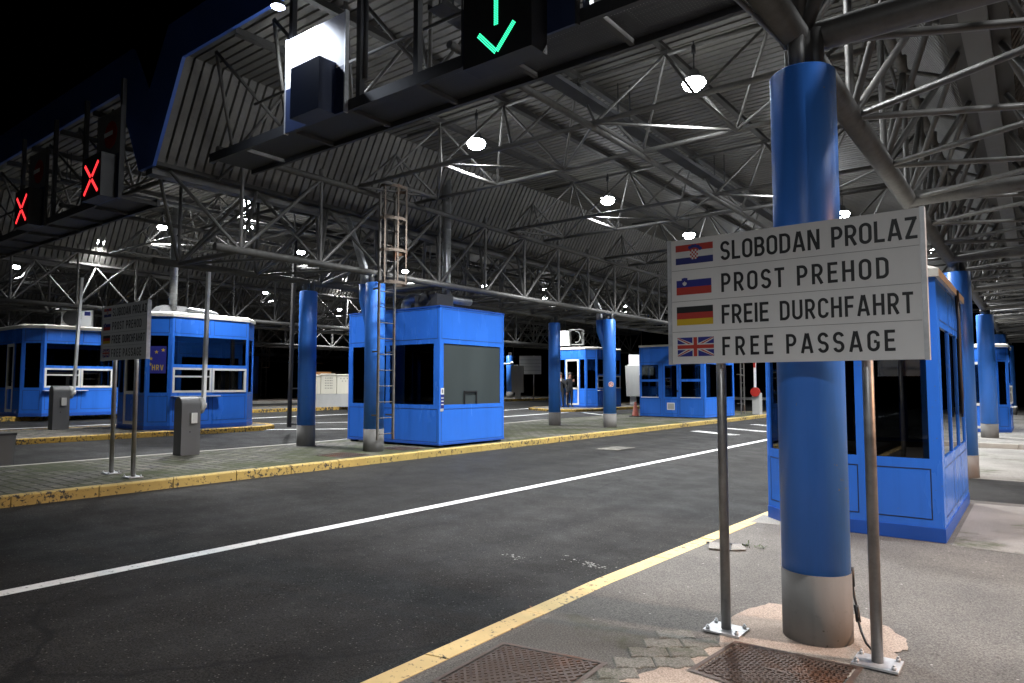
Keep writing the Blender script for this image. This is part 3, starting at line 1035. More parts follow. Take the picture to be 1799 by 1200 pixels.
# extra tubes over the near column node
b = MB()
nx_, ny_, nz_ = -1.19, 4.80, 3.97
b.tube((nx_, ny_, nz_ - .25), (nx_, ny_, nz_), 0.11, 14)
b.tube((nx_, ny_, nz_), (nx_ + 0.12, 4.2, 5.5), 0.055, 10)
b.tube((nx_, ny_, nz_), (-0.42, 4.25, 5.2), 0.050, 10)
b.tube((nx_ - .06, 4.9, 3.90), (nx_ - .28, 1.9, 3.86), 0.018, 6)
b.build('node_brace', M['steel'], canopy)

# ------------------------------------------------------------------ lettering (condensed road-sign capitals drawn as strokes)
TH = 0.146
def arc(cx, cy, rx, ry, a0, a1, n=14):
    return [(cx + rx * math.cos(R(a0 + (a1 - a0) * i / n)), cy + ry * math.sin(R(a0 + (a1 - a0) * i / n))) for i in range(n + 1)]
B_, T_ = TH / 2, 1 - TH / 2
l_ = TH / 2
def bowl(x, yt, yb, r):
    return arc(x, (yt + yb) / 2, r, (yt - yb) / 2, 90, -90)
def glyphs():
    G = {}
    G['S'] = (.50, [(arc(.25, .715, .184, .219, 15, 270, 18) + arc(.25, .278, .184, .212, 90, -165, 18), False)])
    G['L'] = (.44, [([(l_, 1), (l_, 0)], False), ([(TH, B_), (.44, B_)], False)])
    G['O'] = (.52, [(arc(.26, T_ - .194, .194, .194, 0, 180) + arc(.26, B_ + .194, .194, .194, 180, 360), True)])
    G['B'] = (.51, [([(l_, 0), (l_, 1)], False), ([(TH, T_), (.26, T_)] + bowl(.26, T_, .52, .165) + [(TH, .52)], False), ([(TH, .52), (.27, .52)] + bowl(.27, .52, B_, .174) + [(TH, B_)], False)])
    G['D'] = (.52, [([(l_, 0), (l_, 1)], False), ([(TH, T_)] + arc(.24, T_ - .214, .214, .214, 90, 0) + arc(.24, B_ + .214, .214, .214, 0, -90) + [(TH, B_)], False)])
    G['A'] = (.60, [([(.07, 0), (.275, 1)], False), ([(.325, 1), (.53, 0)], False), ([(.13, .28), (.47, .28)], False)])
    G['N'] = (.56, [([(l_, 0), (l_, 1)], False), ([(.56 - l_, 0), (.56 - l_, 1)], False), ([(l_ + .02, 1), (.54 - l_, 0)], False)])
    G['P'] = (.50, [([(l_, 0), (l_, 1)], False), ([(TH, T_), (.25, T_)] + bowl(.25, T_, .44, .184) + [(TH, .44)], False)])
    G['R'] = (.52, [([(l_, 0), (l_, 1)], False), ([(TH, T_), (.25, T_)] + bowl(.25, T_, .44, .184) + [(TH, .44)], False), ([(.25, .44), (.46, 0)], False)])
    G['Z'] = (.50, [([(.02, T_), (.49, T_)], False), ([(.02, B_), (.5, B_)], False), ([(.42, .94), (.08, .06)], False)])
    G['T'] = (.48, [([(0, T_), (.48, T_)], False), ([(.24, 0), (.24, 1 - TH)], False)])
    G['E'] = (.45, [([(l_, 0), (l_, 1)], False), ([(TH, T_), (.45, T_)], False), ([(TH, .51), (.41, .51)], False), ([(TH, B_), (.45, B_)], False)])
    G['F'] = (.44, [([(l_, 0), (l_, 1)], False), ([(TH, T_), (.44, T_)], False), ([(TH, .50), (.40, .50)], False)])
    G['H'] = (.53, [([(l_, 0), (l_, 1)], False), ([(.53 - l_, 0), (.53 - l_, 1)], False), ([(TH, .51), (.53 - TH, .51)], False)])
    G['I'] = (TH, [([(l_, 0), (l_, 1)], False)])
    G['U'] = (.53, [([(l_, 1)] + arc(.265, B_ + .199, .199, .199, 180, 360) + [(.53 - l_, 1)], False)])
    G['C'] = (.50, [(arc(.255, T_ - .189, .189, .189, -5, 180) + arc(.255, B_ + .189, .189, .189, 180, 365), False)])
    G['G'] = (.52, [(arc(.26, T_ - .194, .194, .194, -5, 180) + arc(.26, B_ + .194, .194, .194, 180, 360) + [(.454, .47)], False), ([(.28, .47), (.40, .47)], False)])
    G['V'] = (.58, [([(.07, 1), (.27, 0)], False), ([(.31, 0), (.51, 1)], False)])
    return G
GL = glyphs()
def ribbon(mb, pts, closed, th, fx, mi):
    n = len(pts); P = [Vector((p[0], p[1])) for p in pts]
    Ls = []; Rs = []
    for i in range(n):
        if closed:
            a = (P[i] - P[i - 1]); c = (P[(i + 1) % n] - P[i])
        else:
            a = P[i] - P[i - 1] if i else P[1] - P[0]
            c = P[i + 1] - P[i] if i < n - 1 else P[-1] - P[-2]
        if a.length < 1e-6: a = c
        if c.length < 1e-6: c = a
        a = a.normalized(); c = c.normalized()
        na = Vector((-a.y, a.x)); m = na + Vector((-c.y, c.x))
        m = m / max(0.5, m.dot(na))
        Ls.append(P[i] + m * (th / 2)); Rs.append(P[i] - m * (th / 2))
    vs = [fx(p) for p in Ls] + [fx(p) for p in Rs]
    rng = range(n) if closed else range(n - 1)
    mb.add(vs, [(i, (i + 1) % n, n + (i + 1) % n, n + i) for i in rng], mi)
def word(mb, text, x0, x1, z0, h, y, mi=0):
    """letters stand in the plane y, facing -y; the word fills x0..x1"""
    ws = [GL[c][0] for c in text]
    nat = sum(ws)
    gap = ((x1 - x0) / h - nat) / max(1, len(text) - 1)
    sx = 1.0
    if gap < 0.10:
        gap = 0.14; sx = ((x1 - x0) / h) / (nat + gap * (len(text) - 1))
    x = x0
    for c in text:
        w, strokes = GL[c]
        for si, (pts, cl) in enumerate(strokes):
            ribbon(mb, pts, cl, TH, lambda p, x=x, si=si: (x + p.x * h * sx, y - 0.0003 * si, z0 + p.y * h), mi)
        x += (w + gap) * h * sx

# ------------------------------------------------------------------ border signs
def make_sign(label, loc, posts=(0.302, 1.185)):
    t = thing('border_sign', label, 'sign', loc, group='four language border signs')
    # local: x 0..1.49 along the board, y=0 front face, foot at z=0, board bottom at 1.745
    zb = 1.745; W, H = 1.487, 0.85
    b = MB()
    b.box(0.0, W, 0.0, 0.03, zb, zb + H, 0)
    b.build('board', M['sign_white'], t)
    b = MB()
    b.box(-0.026, -0.001, -0.006, 0.05, zb - 0.004, zb + H + 0.004)
    b.box(W + 0.001, W + 0.026, -0.006, 0.05, zb - 0.004, zb + H + 0.004)
    for z in (zb + .12, zb + .42, zb + .72):
        b.box(0.02, W - 0.02, 0.031, 0.06, z, z + 0.03)
    b.build('board_frame', M['zinc'], t)
    b = MB()
    for z in (0.637, 0.424, 0.216):
        b.box(0.004, W - 0.004, -0.001, 0.0, zb + z, zb + z + 0.0025)
    b.build('row_joint', M['sign_grey'], t)
    b = MB(); y = -0.0012
    word(b, 'SLOBODAN', .349, .963, zb + .678, .125, y); word(b, 'PROLAZ', 1.028, 1.476, zb + .678, .125, y)
    word(b, 'PROST', .350, .752, zb + .467, .124, y); word(b, 'PREHOD', .826, 1.327, zb + .467, .124, y)
    word(b, 'FREIE', .349, .651, zb + .258, .124, y); word(b, 'DURCHFAHRT', .719, 1.444, zb + .258, .122, y)
    word(b, 'FREE', .349, .675, zb + .050, .122, y); word(b, 'PASSAGE', .752, 1.348, zb + .050, .121, y)
    b.build('lettering', M['sign_black'], t)
    def r(b, x0, x1, z0, z1, mi, d=0):
        b.quad((x0, -0.001 - d, zb + z0), (x1, -0.001 - d, zb + z0), (x1, -0.001 - d, zb + z1), (x0, -0.001 - d, zb + z1), mi)
    fm = [M['f_red'], M['f_white'], M['f_blue'], M['f_black'], M['f_gold'], M['f_blue2']]
    # red white blue flag with a chequered shield under a small crown
    b = MB(); x0, x1, z0, z1 = .034, .298, .679, .812; s = (z1 - z0) / 3
    r(b, x0, x1, z1 - s, z1, 0); r(b, x0, x1, z0 + s, z1 - s, 1); r(b, x0, x1, z0, z0 + s, 2)
    cx = (x0 + x1) / 2; cw = .056; zc0 = .708; ch = .066
    for i in range(5):
        for j in range(5):
            sh = (0.0, 0.0, 0.0, .003, .012)[j] * (1 if True else 0)
            xa = cx - cw / 2 + cw * i / 5; xb_ = xa + cw / 5
            za = zc0 + ch * (4 - j) / 5; zt = za + ch / 5
            if j == 4 and i in (0, 4): za += ch / 10
            r(b, xa, xb_, za, zt, 0 if (i + j) % 2 == 0 else 1, .0006)
    for i in range(5):
        a0 = 130 - 20 * i; a1 = a0 - 20
        P = [(cx + .060 * math.cos(R(a)) * q, zc0 + ch - .035 + .060 * math.sin(R(a)) * q) for a, q in ((a0, .8), (a1, .8), (a1, 1.1), ((a0 + a1) / 2, 1.2), (a0, 1.1))]
        b.add([(p[0], -0.0018, zb + p[1]) for p in P], [(0, 1, 2, 3, 4)], (5, 2, 5, 2, 5)[i])
    b.build('flag', fm, t)
    # white blue red flag with a mountain shield
    b = MB(); x0, x1 = .037, .283
    r(b, x0, x1, .521, .572 - .003, 5); r(b, x0, x1, .470, .521, 0)
    sx, sz = .096, .583
    P = [(-.021, 0), (-.021, -.036), (-.012, -.050), (0, -.057), (.012, -.050), (.021, -.036), (.021, 0), (0, .003)]
    b.add([(sx + p[0], -0.0017, zb + sz + p[1]) for p in P], [tuple(range(8))], 5)
    P = [(-.016, -.036), (-.010, -.047), (0, -.052), (.010, -.047), (.016, -.036), (.009, -.026), (.005, -.030), (0, -.018), (-.005, -.030), (-.009, -.026)]
    b.add([(sx + p[0], -0.0023, zb + sz + p[1]) for p in P], [tuple(range(10))], 1)
    b.build('flag', fm, t)
    # black red gold flag
    b = MB(); x0, x1, z0, z1 = .036, .291, .262, .388; s = (z1 - z0) / 3
    r(b, x0, x1, z1 - s, z1, 3); r(b, x0, x1, z0 + s, z1 - s, 0); r(b, x0, x1, z0, z0 + s, 4)
    b.build('flag', fm, t)
    # union flag
    b = MB(); x0, x1, z0, z1 = .038, .293, .050, .178
    r(b, x0, x1, z0, z1, 5)
    cx, cz = (x0 + x1) / 2, (z0 + z1) / 2; w, h = x1 - x0, z1 - z0
    def dia(sx_, sz_, half, mi, d, off=0):
        L = math.hypot(w / 2, h / 2); ux, uz = sx_ * w / 2 / L, sz_ * h / 2 / L
        nx2, nz2 = -uz, ux
        pts = []
        for q, k in ((0.0, half), (1.0, half), (1.0, -half), (0.0, -half)):
            pts.append((cx + ux * L * q + nx2 * (k + off), cz + uz * L * q + nz2 * (k + off)))
        # clip the outer end to the flag edge
        out = []
        for px, pz in pts:
            out.append((min(x1, max(x0, px)), min(z1, max(z0, pz))))
        b.add([(p[0], -0.001 - d, zb + p[1]) for p in out], [(0, 1, 2, 3)], mi)
    k = 0
    for sx_ in (-1, 1):
        for sz_ in (-1, 1):
            dia(sx_, sz_, .0135, 1, .0006 + k * .00005)
            dia(sx_, sz_, .0052, 0, .0012 + k * .00005, 0)
            k += 1
    r(b, cx - .020, cx + .020, z0, z1, 1, .0018); r(b, x0, x1, cz - .020, cz + .020, 1, .0019)
    r(b, cx - .0125, cx + .0125, z0, z1, 0, .0024); r(b, x0, x1, cz - .0125, cz + .0125, 0, .0025)
    b.build('flag', fm, t)
    for px in posts:
        b = MB(); b.tube((px, 0.095, 0.0), (px, 0.095, zb + H - 0.05), 0.0315, 16)
        b.build('post', M['pole'], t)
        b = MB(); b.box(px - .12, px + .12, -0.005, 0.195, 0.004, 0.016)
        for dx in (-.095, .095):
            for dy in (0.02, 0.17):
                b.tube((px + dx, dy, 0.016), (px + dx, dy, 0.034), 0.013, 6)
                b.tube((px + dx, dy, 0.034), (px + dx, dy, 0.044), 0.007, 6)
        b.build('base_plate', M['zinc'], t)
    return t
sign = make_sign('big white sign with four flags and passage words in front of the thick column', (-1.975, 4.38, 0.0))
make_sign('dark unlit sign with four flags standing on the mossy paver island at the left', (-11.66, 4.58, 0.24), (0.27, 1.0))

# ------------------------------------------------------------------ booths
def wall_face(wall, seam, P0, P1, H, wins, panels, z0=0.0):
    """one upright face from P0 to P1 (outside on the right hand); wins and panels in (u0,u1,z0,z1)"""
    P0 = Vector((P0[0], P0[1], 0)); P1 = Vector((P1[0], P1[1], 0))
    d = (P1 - P0); L = d.length; d.normalize()
    n = Vector((d.y, -d.x, 0))
    pt = lambda u, z, o=0.0: P0 + d * u + n * o + Vector((0, 0, z))
    us = sorted({0.0, L} | {w[0] for w in wins} | {w[1] for w in wins})
    zs = sorted({z0, H} | {w[2] for w in wins} | {w[3] for w in wins})
    for a, b_ in zip(us[:-1], us[1:]):
        for c, e in zip(zs[:-1], zs[1:]):
            um, zm = (a + b_) / 2, (c + e) / 2
            if any(w[0] < um < w[1] and w[2] < zm < w[3] for w in wins):
                continue
            wall.quad(pt(a, c), pt(b_, c), pt(b_, e), pt(a, e))
    for (a, b_, c, e) in [w[:4] for w in wins]:
        q = -0.024
        wall.quad(pt(a, c), pt(b_, c), pt(b_, c, q), pt(a, c, q))
        wall.quad(pt(a, e), pt(a, e, q), pt(b_, e, q), pt(b_, e))
        wall.quad(pt(a, c), pt(a, c, q), pt(a, e, q), pt(a, e))
        wall.quad(pt(b_, c), pt(b_, e), pt(b_, e, q), pt(b_, c, q))
    t = 0.010
    for (a, b_, c, e) in panels:
        for (u0, u1, v0, v1) in ((a, b_, c, c + t), (a, b_, e - t, e), (a, a + t, c + t, e - t), (b_ - t, b_, c + t, e - t)):
            seam.add([pt(u0, v0, .0025), pt(u1, v0, .0025), pt(u1, v1, .0025), pt(u0, v1, .0025)], [(0, 1, 2, 3)])
    return pt, L

def pane(t, pt, w, mat, frame=None, fw=0.05, proud=0.012, bars=()):
    """glass of one window as its own part, with an optional white frame under it"""
    a, b_, c, e = w[:4]
    g_ = MB()
    g_.quad(pt(a, c, -.018), pt(b_, c, -.018), pt(b_, e, -.018), pt(a, e, -.018))
    o = g_.build('window', mat, t)
    # dark rubber line round the glass
    if frame is not None:
        f = MB()
        def fb(u0, u1, v0, v1, pr=proud):
            vs = [pt(u0, v0, -.03), pt(u1, v0, -.03), pt(u1, v1, -.03), pt(u0, v1, -.03), pt(u0, v0, pr), pt(u1, v0, pr), pt(u1, v1, pr), pt(u0, v1, pr)]
            f.add(vs, [(4, 5, 6, 7), (0, 1, 5, 4), (1, 2, 6, 5), (2, 3, 7, 6), (3, 0, 4, 7)])
        fb(a, b_, c, c + fw); fb(a, b_, e - fw, e); fb(a, a + fw, c + fw, e - fw); fb(b_ - fw, b_, c + fw, e - fw)
        for z in bars:
            fb(a + fw, b_ - fw, z, z + fw * 0.8, proud - .002)
        f.build('frame', frame, o)
    return o

def booth_shell(t, plan, H, rim=0.13, plinth=0.10, roof='white'):
    rp = inset(plan, -0.035)
    b = MB()
    if roof == 'white':
        b.prism(rp, H - rim, H - 0.045)
        b.prism(rp, H - 0.0449, H, 0, inset(plan, 0.05))
        b.build('roof', M['roof_white'], t)
    else:
        b.prism(inset(plan, -0.012), H - 0.03, H)
        b.build('roof', M['blue_dark'], t)
    b = MB(); b.prism(inset(plan, -0.008), 0.0 if roof == 'white' else 0.05, plinth)
    b.build('plinth', M['blue_dark'], t)
    b = MB(); n = len(plan)
    ip = inset(plan, 0.06)
    b.add([(x, y, plinth + .01) for x, y in ip], [tuple(range(n))])
    b.add([(x, y, H - rim - .02) for x, y in ip], [tuple(range(n))[::-1]])
    # inner lining below and above the windows
    for i in range(n):
        p, q = ip[i], ip[(i + 1) % n]
        b.quad((p[0], p[1], plinth), (q[0], q[1], plinth), (q[0], q[1], 0.80), (p[0], p[1], 0.80))
        b.quad((p[0], p[1], H - 0.5), (q[0], q[1], H - 0.5), (q[0], q[1], H - 0.1), (p[0], p[1], H - 0.1))
    b.build('lining', M['inside'], t)

def chamfered_booth(label, loc, rz=0, W=2.45, L=2.95, c=0.45, H=2.9, door_right=False):
    """glazed toll booth with cut corners; service side +x, end with the white door -y"""
    t = thing('border_booth', label, 'booth', loc, rz, 'blue glazed border booths')
    x0, x1, y0, y1 = -W / 2, W / 2, -L / 2, L / 2
    plan = [(x0 + c, y0), (x1 - c, y0), (x1, y0 + c), (x1, y1 - c), (x1 - c, y1), (x0 + c, y1), (x0, y1 - c), (x0, y0 + c)]
    wall, seam = MB(), MB()
    k = H / 2.9
    zt = 2.30 * k
    n = len(plan)
    for i in range(n):
        P0, P1 = plan[i], plan[(i + 1) % n]
        Lf = math.dist(P0, P1)
        if i in (1, 3, 5, 7):        # cut corners: one tall pane
            w = [(0.10, Lf - 0.10, 0.90 * k, zt)]
            pn = [(0.08, Lf - 0.08, zt + .07, H - .17), (0.08, Lf - 0.08, .20, .82 * k)]
            pt, _ = wall_face(wall, seam, P0, P1, H - .1, w, pn)
            pane(t, pt, w[0], M['glass_dark'])
        elif i in (2, 6):            # service sides: wide pane over a white sliding window
            m = Lf / 2
            w = [(0.06, Lf - 0.06, 1.60 * k, zt), (0.03, m + .01, 0.90 * k, 1.52 * k), (m + .02, Lf - 0.05, 0.90 * k, 1.52 * k)]
            pn = [(0.06, m - .05, zt + .07, H - .17), (m + .05, Lf - 0.06, zt + .07, H - .17), (0.06, m - .05, .20, .80 * k), (m + .05, Lf - .06, .20, .80 * k)]
            pt, _ = wall_face(wall, seam, P0, P1, H - .1, w, pn)
            pane(t, pt, w[0], M['glass_dark'])
            pane(t, pt, w[1], M['glass_dark'], M['white_pvc'], 0.055, 0.010, (1.28 * k,))
            pane(t, pt, w[2], M['glass_dark'], M['white_pvc'], 0.060, 0.022)
            s = MB()
            s.add([pt(0.0, .80 * k, 0), pt(m + .2, .80 * k, 0), pt(m + .2, .82 * k, 0), pt(0, .82 * k, 0), pt(0.0, .80 * k, .16), pt(m + .2, .80 * k, .16), pt(m + .2, .82 * k, .16), pt(0, .82 * k, .16)],
                  [(4, 5, 6, 7), (0, 1, 5, 4), (2, 3, 7, 6), (1, 2, 6, 5), (3, 0, 4, 7)])
            s.build('counter_shelf', M['white_pvc'], t)
        else:                        # ends: white door between side panes
            dw = 0.80
            if door_right:
                dw = 0.60
            u = Lf - 0.62 - dw if door_right else (Lf - dw) / 2
            w = [(u, u + dw, 0.12, zt), (0.05, u - .07, 0.90 * k, zt), (u + dw + .07, Lf - .05, 0.90 * k, zt)]
            pn = [(0.05, u - .05, .2, .82 * k), (u + dw + .05, Lf - .05, .2, .82 * k), (0.06, Lf / 2 - .04, zt + .07, H - .17), (Lf / 2 + .04, Lf - .06, zt + .07, H - .17)]
            pt, _ = wall_face(wall, seam, P0, P1, H - .1, w, pn)
            pane(t, pt, w[1], M['glass_dark']); pane(t, pt, w[2], M['glass_dark'])
            d = MB()
            a, b_, z0_, z1_ = u, u + dw, .12, zt
            def fb(u0, u1, v0, v1, pr, mi):
                vs = [pt(u0, v0, -.03), pt(u1, v0, -.03), pt(u1, v1, -.03), pt(u0, v1, -.03), pt(u0, v0, pr), pt(u1, v0, pr), pt(u1, v1, pr), pt(u0, v1, pr)]
                d.add(vs, [(4, 5, 6, 7), (0, 1, 5, 4), (1, 2, 6, 5), (2, 3, 7, 6), (3, 0, 4, 7)], mi)
            fw = .085
            fb(a, b_, z0_, z0_ + fw, .01, 0); fb(a, b_, z1_ - fw, z1_, .01, 0); fb(a, a + fw, z0_ + fw, z1_ - fw, .01, 0); fb(b_ - fw, b_, z0_ + fw, z1_ - fw, .01, 0)
            fb(a + fw, b_ - fw, .86 * k, .86 * k + fw, .01, 0)
            fb(a + fw, b_ - fw, z0_ + fw, .86 * k, -.01, 1)
            do = d.build('door', [M['white_pvc'], M['blue']], t)
            g_ = MB(); g_.quad(pt(a + fw, .86 * k + fw, -.02), pt(b_ - fw, .86 * k + fw, -.02), pt(b_ - fw, z1_ - fw, -.02), pt(a + fw, z1_ - fw, -.02)); g_.build('door_glass', M['glass_dark'], do)
            h_ = MB(); h_.tube(pt(b_ - .04, 1.05, .01), pt(b_ - .04, 1.05, .06), .012, 6); h_.tube(pt(b_ - .04, 1.05, .06), pt(b_ - .17, 1.05, .06), .012, 6); h_.build('handle', M['black'], do)
    wall.build('wall', M['blue'], t)
    seam.build('panel_joint', M['seam'], t)
    booth_shell(t, plan, H)
    b = MB(); b.box(x1 - .75, x1 - .1, y0 + .6, y1 - .6, .78, .82); b.box(x1 - .7, x1 - .66, y0 + .65, y0 + .7, .1, .78); b.box(x1 - .7, x1 - .66, y1 - .7, y1 - .65, .1, .78)
    b.build('desk', M['desk'], t)
    return t

chamfered_booth('chamfered blue booth behind the dark sign, with a blue poster in its end pane', (-18.96, 9.72, 0.46), W=2.45, L=3.05, H=3.06)
chamfered_booth('leftmost blue booth with white door and an air conditioner on its roof', (-25.55, 8.75, 0.66), W=3.5, L=2.9, H=2.80, door_right=True)
chamfered_booth('far chamfered booth where a dark-clad person stands at the door', (-19.35, 32.1, 0.46), W=2.5, L=3.4, H=3.15)
chamfered_booth('farther blue booth at the right edge, behind the lone column', (-1.75, 29.9, 0.02), W=2.0, L=3.4, c=0.35, H=3.0)

# nearest booth (right, behind the sign)
def near_booth():
    t = thing('border_booth', 'nearest blue booth, with tall dark panes, right behind the big sign', 'booth', (0, 0, 0), 0, 'blue glazed border booths')
    plan = [(-2.32, 8.27), (-0.80, 8.27), (-0.80, 11.30), (-2.32, 11.30), (-2.66, 10.96), (-2.66, 8.61)]
    H = 2.86
    wall, seam = MB(), MB()
    zt, zb = 2.22, 0.84
    specs = {0: [(0.06, 0.722), (0.842, 1.408)], 1: [(0.22, 1.12), (1.18, 2.05), (2.11, 2.92)], 2: [(0.1, 0.7), (.8, 1.42)], 3: [(.08, .40)], 4: [(0.1, 1.1), (1.2, 2.25)], 5: [(.08, .40)]}
    for i in range(6):
        P0, P1 = plan[i], plan[(i + 1) % 6]
        w = [(a, b_, zb, zt) for a, b_ in specs[i]]
        pn = []
        for a, b_ in specs[i]:
            pn.append((a - .01, b_ + .01, .22, .74)); pn.append((a - .01, b_ + .01, zt + .07, H - .17))
        pt, _ = wall_face(wall, seam, P0, P1, H - .1, w, pn)
        for q in w:
            pane(t, pt, q, M['glass_dark'] if i != 1 else M['glass_dark'])
    wall.build('wall', M['blue'], t)
    seam.build('panel_joint', M['seam'], t)
    booth_shell(t, plan, H, plinth=0.14)
    b = MB(); b.box(-2.3, -1.6, 9.0, 10.6, .78, .82); b.box(-2.25, -2.2, 9.05, 9.1, .1, .78); b.box(-2.25, -2.2, 10.5, 10.55, .1, .78); b.build('desk', M['desk'], t)
    return t
near_booth()

def square_booth():
    t = thing('border_booth', 'square blue booth with plain panels and large grey panes beside the ladder column', 'booth', (-11.93, 12.06, 0.24), 0, 'blue glazed border booths')
    hx, hy, H = 1.54, 1.14, 3.13
    plan = [(-hx, -hy), (hx, -hy), (hx, hy), (-hx, hy)]
    wall, seam = MB(), MB()
    z0, z1 = 0.93, 2.29
    spec = [[(0.15, 1.35), (1.47, 2.90)], [(0.13, 2.14)], [(0.2, 1.4), (1.6, 2.85)], [(0.13, 2.14)]]
    for i in range(4):
        P0, P1 = plan[i], plan[(i + 1) % 4]
        L = math.dist(P0, P1)
        w = [(a, b_, z0, z1) for a, b_ in spec[i]]
        pn = [(0.06, L - .06, 2.39, H - .07), (0.06, L - .06, .11, .84)]
        pt, _ = wall_face(wall, seam, P0, P1, H - .02, w, pn, 0.06)
        for q in w:
            pane(t, pt, q, M['glass_film'] if i == 1 else M['glass_dark'])
        if i == 1:
            hatch = MB()
            for (u0, u1, v0, v1) in ((.82, .85, z0, 1.20), (1.24, 1.27, z0, 1.20), (.82, 1.27, 1.20, 1.235)):
                vs = [pt(u0, v0, -.03), pt(u1, v0, -.03), pt(u1, v1, -.03), pt(u0, v1, -.03), pt(u0, v0, .012), pt(u1, v0, .012), pt(u1, v1, .012), pt(u0, v1, .012)]
                hatch.add(vs, [(4, 5, 6, 7), (0, 1, 5, 4), (1, 2, 6, 5), (2, 3, 7, 6), (3, 0, 4, 7)])
            hatch.build('hatch', M['black'], t)
            st = MB()
            def sq(u0, u1, v0, v1, o, mi): st.add([pt(u0, v0, o), pt(u1, v0, o), pt(u1, v1, o), pt(u0, v1, o)], [(0, 1, 2, 3)], mi)
            sq(.04, .145, 1.16, 1.30, .004, 0); sq(.04, .145, .86, 1.15, .004, 1)
            for zz in (.93, 1.0, 1.07): sq(.055, .13, zz, zz + .022, .006, 0)
            sq(.075, .115, 1.19, 1.27, .006, 2); sq(.03, .13, .79, .85, .005, 3)
            st.build('notice', [M['f_white'], M['f_blue'], M['sign_grey'], M['housing_light']], t)
    for sx in (-1, 1):
        for sy in (-1, 1):
            b = MB(); b.box(sx * (hx - .12) - .07, sx * (hx - .12) + .07, sy * (hy - .12) - .07, sy * (hy - .12) + .07, 0, .06); b.build('foot', M['dark_steel'], t)
    wall.build('wall', M['blue'], t)
    seam.build('panel_joint', M['seam'], t)
    booth_shell(t, plan, H, rim=0.03, plinth=0.09, roof='blue')
    return t
square_booth()

def door_booth():
    t = thing('border_booth', 'far bright blue booth with a centre door and a white vent grille', 'booth', (-12.3, 28.75, 0.24), R(-3), 'blue glazed border booths')
    hx, hy, H = 1.52, 1.5, 3.06
    plan = [(-hx, -hy), (hx, -hy), (hx, hy), (-hx, hy)]
    wall, seam = MB(), MB()
    for i in range(4):
        P0, P1 = plan[i], plan[(i + 1) % 4]
        L = math.dist(P0, P1)
        if i == 0:
            w = [(.10, .92, 1.62, 2.25), (.10, .92, .86, 1.52), (1.22, 1.78, .86, 2.2), (1.98, 2.86, 1.62, 2.25), (1.98, 2.86, .86, 1.52)]
            pn = [(.05, 1.02, .12, .80), (1.12, 1.88, .10, 2.32), (1.2, 1.8, .16, .78), (1.92, L - .06, .12, .80), (.05, L - .05, 2.36, H - .1)]
        else:
            w = [(.15, L / 2 - .08, .86, 2.25), (L / 2 + .08, L - .15, .86, 2.25)]
            pn = [(.08, L - .08, .12, .80), (.05, L - .05, 2.36, H - .1)]
        pt, _ = wall_face(wall, seam, P0, P1, H - .02, w, pn, 0.03)
        for j, q in enumerate(w):
            pane(t, pt, q, M['glass'])
        if i == 0:
            v_ = MB()
            def sq(u0, u1, v0, v1, o, mi): v_.add([pt(u0, v0, o), pt(u1, v0, o), pt(u1, v1, o), pt(u0, v1, o)], [(0, 1, 2, 3)], mi)
            sq(1.32, 1.68, .32, .62, .006, 0); sq(1.35, 1.65, .35, .59, .010, 1)
            v_.build('vent', [M['white'], M['housing_light']], t)
            s_ = MB()
            for u0, u1, v0 in ((.08, .94, .835), (1.96, 2.88, .835)):
                s_.add([pt(u0, v0, .03), pt(u1, v0, .03), pt(u1, v0 + .025, .03), pt(u0, v0 + .025, .03)], [(0, 1, 2, 3)])
            s_.build('window_sill', M['white'], t)
            h_ = MB(); h_.tube(pt(1.84, 1.12, 0), pt(1.84, 1.12, .07), .03, 8); h_.build('handle', M['black'], t)
    wall.build('wall', M['blue'], t)
    seam.build('panel_joint', M['seam'], t)
    b = MB(); b.prism(inset(plan, -.02), H - .03, H + .05); b.build('roof', M['roof_white'], t)
    b = MB(); b.prism(inset(plan, .02), 0.02, 0.08); b.build('plinth', M['blue_dark'], t)
    b = MB(); ip = inset(plan, .06)
    b.add([(x, y, .09) for x, y in ip], [(0, 1, 2, 3)]); b.add([(x, y, 2.32) for x, y in ip], [(3, 2, 1, 0)]); b.build('lining', M['inside'], t)
    b = MB(); b.box(-1.4, -.5, -1.4, -.8, .80, .84); b.box(.5, 1.4, -1.4, -.8, .80, .84); b.build('desk', M['desk'], t)
    return t
door_booth()
mo = thing('monitor', 'small screen on the desk inside the far booth with the vent grille', 'monitor', (-13.3, 27.75, 1.08))
b = MB(); b.box(-.22, .22, 0, .03, .12, .42); b.build('screen', M['black'], mo)
b = MB(); b.box(-.02, .02, 0.0, .04, 0, .12); b.box(-.1, .1, -.08, .1, 0, .012); b.build('stand', M['housing_light'], mo)

# blue star poster in the end pane of the chamfered booth
po = thing('poster', 'blue poster with yellow stars and HRV letters in the booth end pane', 'poster', (-18.02, 8.42, 0.46), R(45))
b = MB(); b.box(-.22, .22, -.040, -.034, 1.45, 2.15)
b.build('sheet', M['f_blue2'], po)
b = MB()
def star(b, cx, cz, r, y, mi=0):
    P = [(cx + (r if i % 2 == 0 else r * .4) * math.sin(PI * i / 5), cz + (r if i % 2 == 0 else r * .4) * math.cos(PI * i / 5)) for i in range(10)]
    b.add([(p[0], y, p[1]) for p in P], [tuple(range(10))], mi)
for cx, cz in ((-.02, 2.0), (-.15, 1.83), (.14, 2.05), (-.17, 1.68)):
    star(b, cx, cz, .055, -.0415)
word(b, 'HRV', -.12, .16, 1.53, .14, -.0415)
b.build('lettering', M['f_gold'], po)

